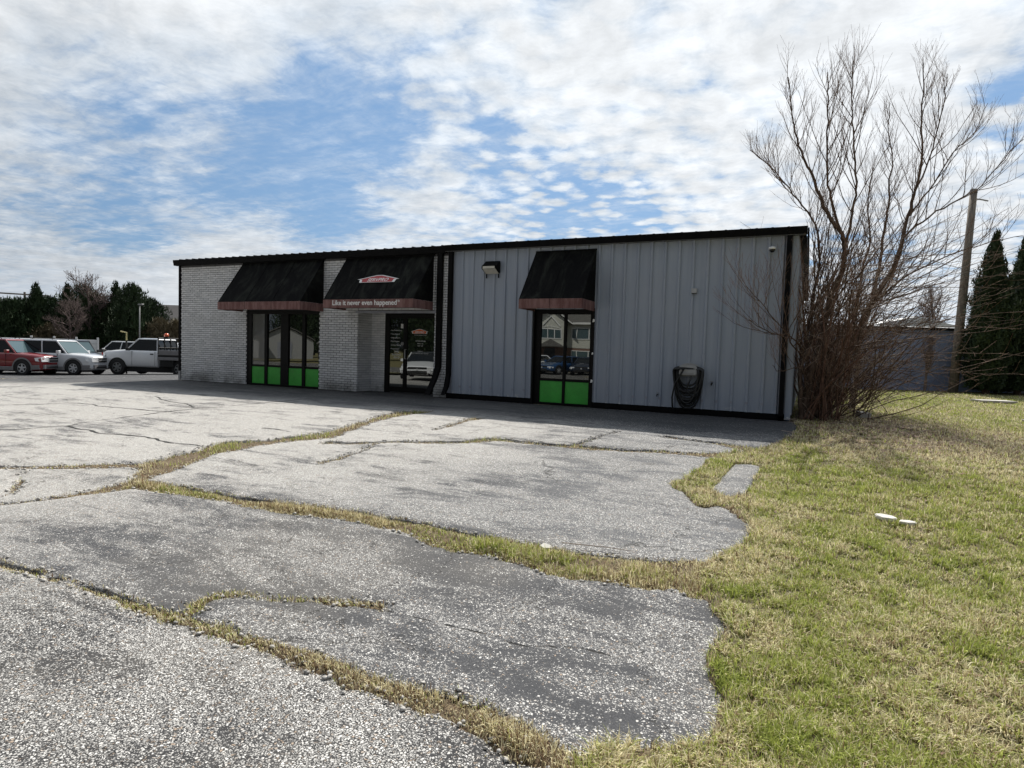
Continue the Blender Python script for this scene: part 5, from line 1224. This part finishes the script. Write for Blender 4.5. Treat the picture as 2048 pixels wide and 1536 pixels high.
    # wheels and arches
    fx_, rx_ = xf-K['fo'], xf-K['fo']-K['wb']; r = K['r']
    for x in (fx_, rx_):
        if kind == 'pickup' and x < end: pass
        for s in (-1, 1):
            wheel(t, x, s*(w-.095), r, .235, spokes, 'alloy' if kind != 'pickup' else 'steel_dull')
            if kind == 'pickup' and x < end: continue
            a = MB(); N = 18; R1 = r*1.22
            pts = [(R1*math.cos(u_), R1*math.sin(u_)) for u_ in np.linspace(-.25, math.pi+.25, N)]
            y0_, y1_ = s*w*.90, s*(w*1.001+.004); a.prism([(x+p_[0], max(r+p_[1], g-.03)) for p_ in pts], min(y0_, y1_), max(y0_, y1_), 'y'); a.obj('wheel_well', 'under_black', t)
            if clad:
                lp_ = MB(); P1 = [(x+R1*1.0*math.cos(u_), r+R1*1.0*math.sin(u_)) for u_ in np.linspace(-.2, math.pi+.2, N)]; P2 = [(x+R1*1.16*math.cos(u_), r+R1*1.16*math.sin(u_)) for u_ in np.linspace(-.2, math.pi+.2, N)]
                for k in range(N-1): lp_.add([(P1[k][0], s*(w+.012), P1[k][1]), (P1[k+1][0], s*(w+.012), P1[k+1][1]), (P2[k+1][0], s*(w+.006), P2[k+1][1]), (P2[k][0], s*(w+.006), P2[k][1])], [(0, 1, 2, 3)])
                lp_.obj('arch_trim', clad, t)
    if clad:
        for s in (-1, 1):
            MB().bbox(rx_+r*1.2, fx_-r*1.2, s*w-.02, s*w+.02, g-.02, g+.17, .02).obj('sill_cladding', clad, t)
        MB().add([(xf-.5, -w*1.005, .30), (xf-.10, -w*.93, .33), (xf+.03, -w*.70, .36), (xf+.03, w*.70, .36), (xf-.10, w*.93, .33), (xf-.5, w*1.005, .30), (xf-.5, -w*1.005, .53), (xf-.10, -w*.95, .55), (xf+.04, -w*.72, .56), (xf+.04, w*.72, .56), (xf-.10, w*.95, .55), (xf-.5, w*1.005, .53)],
                 [(0, 1, 7, 6), (1, 2, 8, 7), (2, 3, 9, 8), (3, 4, 10, 9), (4, 5, 11, 10), (6, 7, 8, 9, 10, 11), (0, 1, 2, 3, 4, 5)]).obj('bumper', clad, t)
    else:
        MB().add([(xf-.4, -w*1.0, .33), (xf-.10, -w*.93, .35), (xf+.04, -w*.68, .38), (xf+.04, w*.68, .38), (xf-.10, w*.93, .35), (xf-.4, w*1.0, .33), (xf-.4, -w*1.0, .50), (xf-.10, -w*.94, .53), (xf+.045, -w*.7, .55), (xf+.045, w*.7, .55), (xf-.10, w*.94, .53), (xf-.4, w*1.0, .50)],
                 [(0, 1, 7, 6), (1, 2, 8, 7), (2, 3, 9, 8), (3, 4, 10, 9), (4, 5, 11, 10), (6, 7, 8, 9, 10, 11), (0, 1, 2, 3, 4, 5)]).obj('bumper', body, t)
    nz = K['nose']
    # grille, lamps
    gw, g0, g1 = (.36, nz-.30, nz-.09) if kind != 'sedan' else (.46, nz-.27, nz-.07)
    gr = MB().bbox(xf-.02, xf+.035, -gw-.03, gw+.03, g0-.03, g1+.03, .015).obj('grille', 'alloy' if kind != 'sedan' else 'under_black', t)
    MB().box(xf+.03, xf+.042, -gw, gw, g0, g1).obj('grille_mesh', 'under_black', gr)
    if kind != 'sedan': MB().box(xf+.04, xf+.048, -gw, gw, (g0+g1)/2-.012, (g0+g1)/2+.012).obj('grille_bar', 'alloy', gr)
    else:
        MB().tube([(xf+.04, 0, (g0+g1)/2), (xf+.055, 0, (g0+g1)/2)], .055, 12).obj('badge', 'alloy', gr)
        MB().box(xf+.03, xf+.05, -.50, .50, .30, .40).obj('lower_intake', 'under_black', t)
        for s in (-1, 1): MB().add([(xf+.0, s*.56, .28), (xf-.12, s*.80, .27), (xf-.10, s*.82, .42), (xf+.02, s*.56, .40)], [(0, 1, 2, 3)]).obj('lower_intake', 'under_black', t)
    for s in (-1, 1):
        hh = .20 if kind != 'sedan' else .13; z_ = nz-.09
        MB().add([(xf+.04, s*(gw+.05), z_-hh), (xf+.01, s*w*.86, z_-hh), (xf-.22, s*w*1.008, z_-hh+.03), (xf-.28, s*w*1.006, z_-.02), (xf-.03, s*w*.87, z_+.03), (xf+.02, s*(gw+.05), z_+.02),
                  (xf-.2, s*(gw+.05), z_-hh), (xf-.2, s*(gw+.05), z_)], [(0, 1, 4, 5), (1, 2, 3, 4), (0, 5, 7, 6)]).obj('headlight', 'headlamp', t)
    MB().box(xf-.02, xf+.055, -.5, .5, .41, .47).obj('bumper_intake', 'under_black', t)
    if kind != 'pickup':
        for s in (-1, 1): MB().bbox(xb-.01, xb+.16, s*w*.80-.07, s*w*.80+.07, .85, 1.0, .01).obj('tail_light', 'truck_red', t)
    if rack:
        for s in (-1, 1): MB().tube([(K['wst']-.3, s*wt*.78, z1+.06), (K['wst']-.36, s*wt*.78, z1+.12), (K['rt']+.3, s*wt*.78, z1+.12), (K['rt']+.2, s*wt*.78, z1+.06)], .018, 6).obj('roof_rail', 'under_black', t)
    MB().box(xb+.35, xf-.45, -w*.86, w*.86, .20, g+.05).obj('underbody', 'under_black', t)
    return t, K
def heading(a, b): return math.atan2(b, a)
H1 = heading(.92, .38)
def front_at(x, y, z, rz, back):
    return (x-math.cos(rz)*back, y-math.sin(rz)*back, z)
# wheel hub positions measured on the ground; front wheels are 1.48 m ahead of the centre, near side 0.8 m to the right
def park(wx, wy, z, rz, ahead, side):
    # side: lateral offset of the seen wheel, + = left of the heading
    return (wx-math.cos(rz)*ahead+math.sin(rz)*side, wy-math.sin(rz)*ahead-math.cos(rz)*side, z)
loc = park(-16.2, 3.55, -.635, H1, 1.48, -.8); vehicle('parked_suv', 'dark red sport utility car with grey arches, at the left edge of the photo', 'suv', loc, H1, 'paint_red', 'suv', clad='cladding_grey', rack=True)
loc = park(-15.0, 5.25, -.61, H1, 1.48, -.8); vehicle('parked_suv', 'silver sport utility car parked between the red one and the white truck', 'suv', loc, H1, 'paint_silver', 'suv', clad='cladding_grey', rack=True, spokes=6)
vehicle('parked_pickup', 'black pickup half hidden behind the hood of the silver car', 'pickup', (-20.6, 8.4, -.60), heading(.99, -.25), 'paint_black', 'suv', L=4.9, clad='under_black')
H2 = heading(-.95, -.33)
loc = park(-13.95, 6.85, -.56, H2, 5.3/2-.92, -.98+.115+.0)
tk, K = vehicle('flatbed_truck', 'white work truck with black flatbed and orange beacon beside the brick corner', 'truck', park(-13.95, 6.85, -.57, H2, 1.73, .86), H2, 'paint_white', 'pickup', L=5.3, Wd=1.98, clear_ws=True, spokes=6)
MB().bbox(-2.95, -.62, -1.10, 1.10, 1.02, 1.14, .02).obj('flatbed', 'under_black', tk); 
for s in (-1, 1): MB().bbox(-2.95, -.64, s*1.10-.03, s*1.10+.03, .86, 1.02, .01).obj('bed_rail', 'cladding_grey', tk); MB().bbox(-2.95, -.66, s*1.06-.02, s*1.06+.02, 1.145, 1.38, .01).obj('side_board', 'cladding_grey', tk)
MB().box(-2.9, -.6, -.45, .45, .55, 1.0).obj('frame_rail', 'under_black', tk)
hb = MB()
for y in (-1.0, -.5, 0, .5, 1.0): hb.tube([(-.60, y, 1.15), (-.60, y, 2.0)], .03, 6)
hb.tube([(-.60, -1.0, 2.0), (-.60, 1.0, 2.0)], .04, 6); hb.tube([(-.60, -1.0, 1.5), (-.60, 1.0, 1.5)], .03, 6); hb.obj('headache_rack', 'under_black', tk)
MB().tube([(-.60, .35, 2.03), (-.60, .35, 2.10)], .10, 14).obj('beacon_base', 'under_black', tk); MB().tube([(-.60, .35, 2.10), (-.60, .35, 2.20), (-.60, .35, 2.27)], [.12, .12, .07], 14).obj('beacon', 'amber', tk, True)
MB().bbox(-1.5, -.75, .55, 1.08, .50, .85, .02).obj('tool_box', 'under_black', tk)
pm = MB(); pm.tube([(2.45, .95, .8), (2.45, .95, 1.0)], .02, 6); pm.obj('plow_mount', 'under_black', tk)
fr_ = MB(); fr_.box(2.68, 2.95, -.75, .75, .30, .55); fr_.tube([(2.8, -.6, .5), (2.9, -.6, 1.25)], .05, 6); fr_.tube([(2.8, .6, .5), (2.9, .6, 1.25)], .05, 6); fr_.obj('plow_frame', 'truck_red', tk)
fl_ = MB(); fl_.bbox(2.78, 2.98, -.72, -.45, 1.16, 1.34, .02); fl_.bbox(2.78, 2.98, .45, .72, 1.16, 1.34, .02); fl_.obj('plow_light', 'under_black', tk)
mk_ = thing('plow_marker', 'upright yellow and black marker standing behind the truck hood', 'marker', (-15.1, 8.0, -.58)); MB().tube([(0, 0, 0), (0, 0, 1.85)], .045, 8).obj('post', 'under_black', mk_)
worn('marker_yellow', (.32, .28, .13), .5); MB().tube([(0, 0, 1.852), (0, 0, 2.28), (-.16, -.24, 2.34)], .04, 8).obj('tip', 'marker_yellow', mk_)
vehicle('parked_suv', 'small white sport utility car far behind the truck hood', 'suv', (-26.6, 15.2, -.6), heading(-.9, -.45), 'paint_white', 'suv')
vehicle('parked_suv', 'white sport utility car far behind, seen between truck cab and brick corner', 'suv', (-20.6, 15.6, -.6), heading(-.8, -.6), 'paint_white', 'suv', rack=True)
vehicle('parked_suv', 'white van-like car behind the white vinyl fence', 'suv', (-30.5, 11.4, -.6), heading(.9, .3), 'paint_white', 'suv')

# ------------------------------------------------------------ across the street (seen mirrored in the windows)
vehicle('parked_sedan', 'white sedan facing the glass entrance, seen mirrored in the doors', 'car', (0.25, -13.1, -.30), heading(.43, .90), 'paint_white', 'sedan', L=4.7, roofm='paint_black')
vehicle('parked_sedan', 'small white car mirrored at the left of the metal wall window', 'car', (-.9, -33.0, -.36), heading(.75, .66), 'paint_white', 'sedan', L=4.4)
vehicle('parked_sedan', 'blue car mirrored in the middle of the metal wall window', 'car', (1.55, -31.8, -.36), heading(-.35, .93), 'paint_blue', 'sedan', L=4.5)
vehicle('parked_suv', 'dark blue car mirrored right of the window mullion', 'car', (3.35, -32.5, -.36), heading(.15, .98), 'paint_darkblue', 'sedan', L=4.6)
vehicle('parked_suv', 'black sport utility car mirrored at the right of the metal wall window', 'suv', (5.6, -32.9, -.36), heading(.3, .95), 'paint_black', 'suv')
st_ = np.array([[-120, -24, 0], [16.2, -24, 0], [16.2, -36.2, 0], [-120, -36.2, 0]]); 
m = MB().box(-300, 300, -29.5, -21.0, -.44, -.345); o = m.obj('street', 'asphalt', None); tag(o, kind='structure')
m = MB().box(-8, 12, -36.4, -29.6, -.44, -.35); tag(m.obj('driveway', 'asphalt', None), kind='structure')
hs = thing('white_house', 'two storey pale sided house with gabled wing across the street, seen mirrored', 'house', (-2.0, -38.1, -.36), math.atan2(-.41, .91))
MB().box(0, 9.5, -8, 0, 0, 2.15).obj('lower_wall', 'house_brick', hs); MB().box(0, 9.5, -8, 0.03, 2.16, 4.5).obj('upper_wall', 'house_siding', hs)
MB().box(-1.5, 1.45, -8, .9, 0, 2.15).obj('lower_wall', 'house_brick', hs); MB().prism([(-1.5, 2.16), (1.45, 2.16), (1.45, 4.5), (-.02, 5.6), (-1.5, 4.5)], -8, .93, 'y').obj('upper_wall', 'house_siding', hs)
m = MB()
for k in range(22): m.box(-1.5, 1.45, .93, .945, 2.2+.11*k, 2.2+.11*k+.10); m.box(1.46, 9.5, .03, .045, 2.2+.11*k, 2.2+.11*k+.10) if k < 21 else None
tag(m.obj('siding', 'house_siding', hs), kind='stuff')
MB().prism([(.4, 4.45), (-3.9, 7.0), (-8.3, 4.45)], -.3, 9.9, 'x').obj('roof', 'shingle', hs); MB().prism([(-1.9, 4.25), (-.02, 5.70), (1.85, 4.25), (1.85, 4.40), (-.02, 5.87), (-1.9, 4.40)], -7, 1.25, 'y').obj('roof', 'shingle', hs)
for a, b in (((-1.9, 4.28), (-.02, 5.72)), ((-.02, 5.72), (1.85, 4.28)), ((-.85, 4.08), (-.02, 4.97)), ((-.02, 4.97), (.82, 4.08))): MB().tube([(a[0], 1.27 if max(a[1], b[1]) > 5.5 else 1.0, a[1]), (b[0], 1.27 if a[1] > 5.5 or b[1] > 5.5 else 1.0, b[1])], .06, 4).obj('gable_trim', 'white_paint', hs)
MB().box(1.9, 9.8, .38, .44, 4.30, 4.47).obj('eave_trim', 'white_paint', hs)
def hwin(x0, x1, z0, z1, y, parts):
    f = MB(); t = .07
    f.box(x0, x1, y, y+.05, z0, z0+t); f.box(x0, x1, y, y+.05, z1-t, z1); f.box(x0, x0+t, y, y+.05, z0+t, z1-t); f.box(x1-t, x1, y, y+.05, z0+t, z1-t)
    for p_ in parts: f.box(x0+(x1-x0)*p_-t/2, x0+(x1-x0)*p_+t/2, y+.001, y+.049, z0+t, z1-t)
    o = f.obj('window', 'white_paint', hs); MB().box(x0+t, x1-t, y-.0, y+.02, z0+t, z1-t).obj('pane', 'car_glass_clear', o)
hwin(1.85, 3.95, 2.95, 4.0, .05, (.25, .75)); hwin(1.85, 3.95, .75, 1.95, .05, (.25, .75)); hwin(5.4, 7.5, 2.95, 4.0, .05, (.25, .75)); hwin(5.4, 7.5, .75, 1.95, .05, (.25, .75)); hwin(-.95, .95, 2.9, 3.8, .95, (.33, .66)); 
f = MB(); [f.tube([(.95*math.cos(a_), .98, 3.78+.22*math.sin(a_)), (.95*math.cos(b_), .98, 3.78+.22*math.sin(b_))], .035, 4) for a_, b_ in zip(np.linspace(0, math.pi, 9)[:-1], np.linspace(0, math.pi, 9)[1:])]; f.obj('window_arch', 'white_paint', hs)
MB().prism([(-1.4, 2.2), (-.1, 2.85), (1.2, 2.2)], .95, 2.4, 'y').obj('porch_roof', 'shingle', hs)
for x in (-1.3, 1.1): MB().box(x-.07, x+.07, 2.2, 2.34, 0, 2.2).obj('porch_post', 'white_paint', hs)
MB().box(-.55, .35, .90, .96, .1, 2.05).obj('door', 'paint_black', hs)
# pale barns and woods further left, mirrored in the office window
for i, (x, y, rz, w_, h_, lb) in enumerate(((-44.5, -48.5, R(-45), 3.6, 2.6, 'white gabled shed mirrored in the middle of the office window'), (-39.5, -53.0, R(-45), 2.2, 2.2, 'small white shed mirrored at the right of the office window'), (-50, -41, R(-45), 6, 2.6, 'white low outbuilding mirrored at the left of the office window'))):
    b = thing('white_shed', lb, 'shed', (x, y, -.5), rz); MB().prism([(-w_, 0), (w_, 0), (w_, h_), (0, h_+1.6), (-w_, h_)], -5, 0, 'y').obj('wall', 'plastic_grey', b)
    MB().prism([(-w_-.3, h_-.05), (0, h_+1.75), (w_+.3, h_-.05), (w_+.3, h_+.1), (0, h_+1.92), (-w_-.3, h_+.1)], -5.2, .3, 'y').obj('roof', 'shingle', b); MB().box(-.9, .9, 0.0, .05, 0, 2.2).obj('door', 'grey_trim', b)
wood0 = evergreen('evergreen_tree', 'evergreen in the wood across the street, seen only mirrored', (-62, -52, -.5), 12.5, 4.2, dome, 77, 7000, .55, 'needles_dark', 'wood across the street')
rr_ = random.Random(5)
for i in range(26):
    t_ = i/25; x = -88+t_*92; y = -32-58*math.sin(math.pi*(.12+.55*t_))-rr_.uniform(0, 6)
    c = copy_tree(wood0); c['group'] = 'wood across the street'; c.location = (x, y, -.5); s_ = rr_.uniform(.8, 1.15); c.scale = (s_, s_, s_*rr_.uniform(.85, 1.1)); c.rotation_euler = (0, 0, rr_.uniform(0, 6.28))

# ------------------------------------------------------------ small things on the lawn and lot
def slab_thing(name, label, cat, pts, x, y, th, mat, tilt=(0, 0), rz=0, lift=.015):
    z = float(ground(x, y))+lift; m = MB().prism(pts, 0, th, 'z'); o = m.obj(name, mat, None, False, (x, y, z), bevel=.006); o.rotation_euler = (tilt[0], tilt[1], rz); return tag(o, label, cat)
slab_thing('broken_stone', 'larger flat white stone lying in the grass', 'stone', [(-.09, -.03), (-.06, -.08), (.03, -.085), (.085, -.04), (.07, .03), (-.02, .06), (-.08, .04)], 19.69, -7.52, .03, 'white_stone', (.05, .06), .3, .03)
slab_thing('broken_stone', 'smaller flat white stone touching the larger one in the grass', 'stone', [(-.065, -.03), (.0, -.06), (.065, -.04), (.07, .0), (.02, .04), (-.055, .03)], 19.85, -7.60, .025, 'white_stone', (.04, -.05), 0, .03)
slab_thing('concrete_slab', 'thin pale concrete slab in the far grass below the dark arborvitae', 'slab', [(-.55, -.35), (.55, -.35), (.55, .35), (-.55, .35)], 24.9, 12.6, .07, 'concrete', (0, 0), .3, .02)
slab_thing('concrete_slab', 'pale concrete slab in the grass at the right edge of the photo', 'slab', [(-.5, -.4), (1.1, -.4), (1.1, .45), (-.4, .45)], 24.0, 3.5, .04, 'white_stone', (0, 0), .3, .03)
slab_thing('concrete_block', 'small weathered block lying in the litter under the thicket', 'block', [(-.13, -.09), (.13, -.09), (.13, .09), (-.13, .09)], 20.15, 1.75, .14, 'concrete', (.15, .1), .5, .02)
slab_thing('broken_concrete', 'broken white slab in a bare patch cut by the right edge of the photo', 'slab', [(-.12, -.18), (.12, -.22), (.3, -.05), (.28, .16), (.05, .2)], 20.50, -9.05, .035, 'white_stone', (.05, -.1), .8, .02)
slab_thing('plastic_litter', 'scrap of white plastic in the wide grass crack', 'litter', [(-.05, -.02), (.0, -.04), (.06, -.01), (.04, .03), (-.03, .035)], 17.2, -9.62, .012, 'white_stone', (.3, .1), 0, .03)
z_ = float(ground(17.4, -9.45)); m = MB().tube([(17.30, -9.53, z_+.05), (17.42, -9.46, z_+.035), (17.62, -9.40, z_+.03), (17.83, -9.36, z_+.02)], [.004, .004, .0035, .002], 5); tag(m.obj('dry_stalk', 'twig_pale'), 'long pale dry stalk lying over the edge of the wide crack', 'stalk')
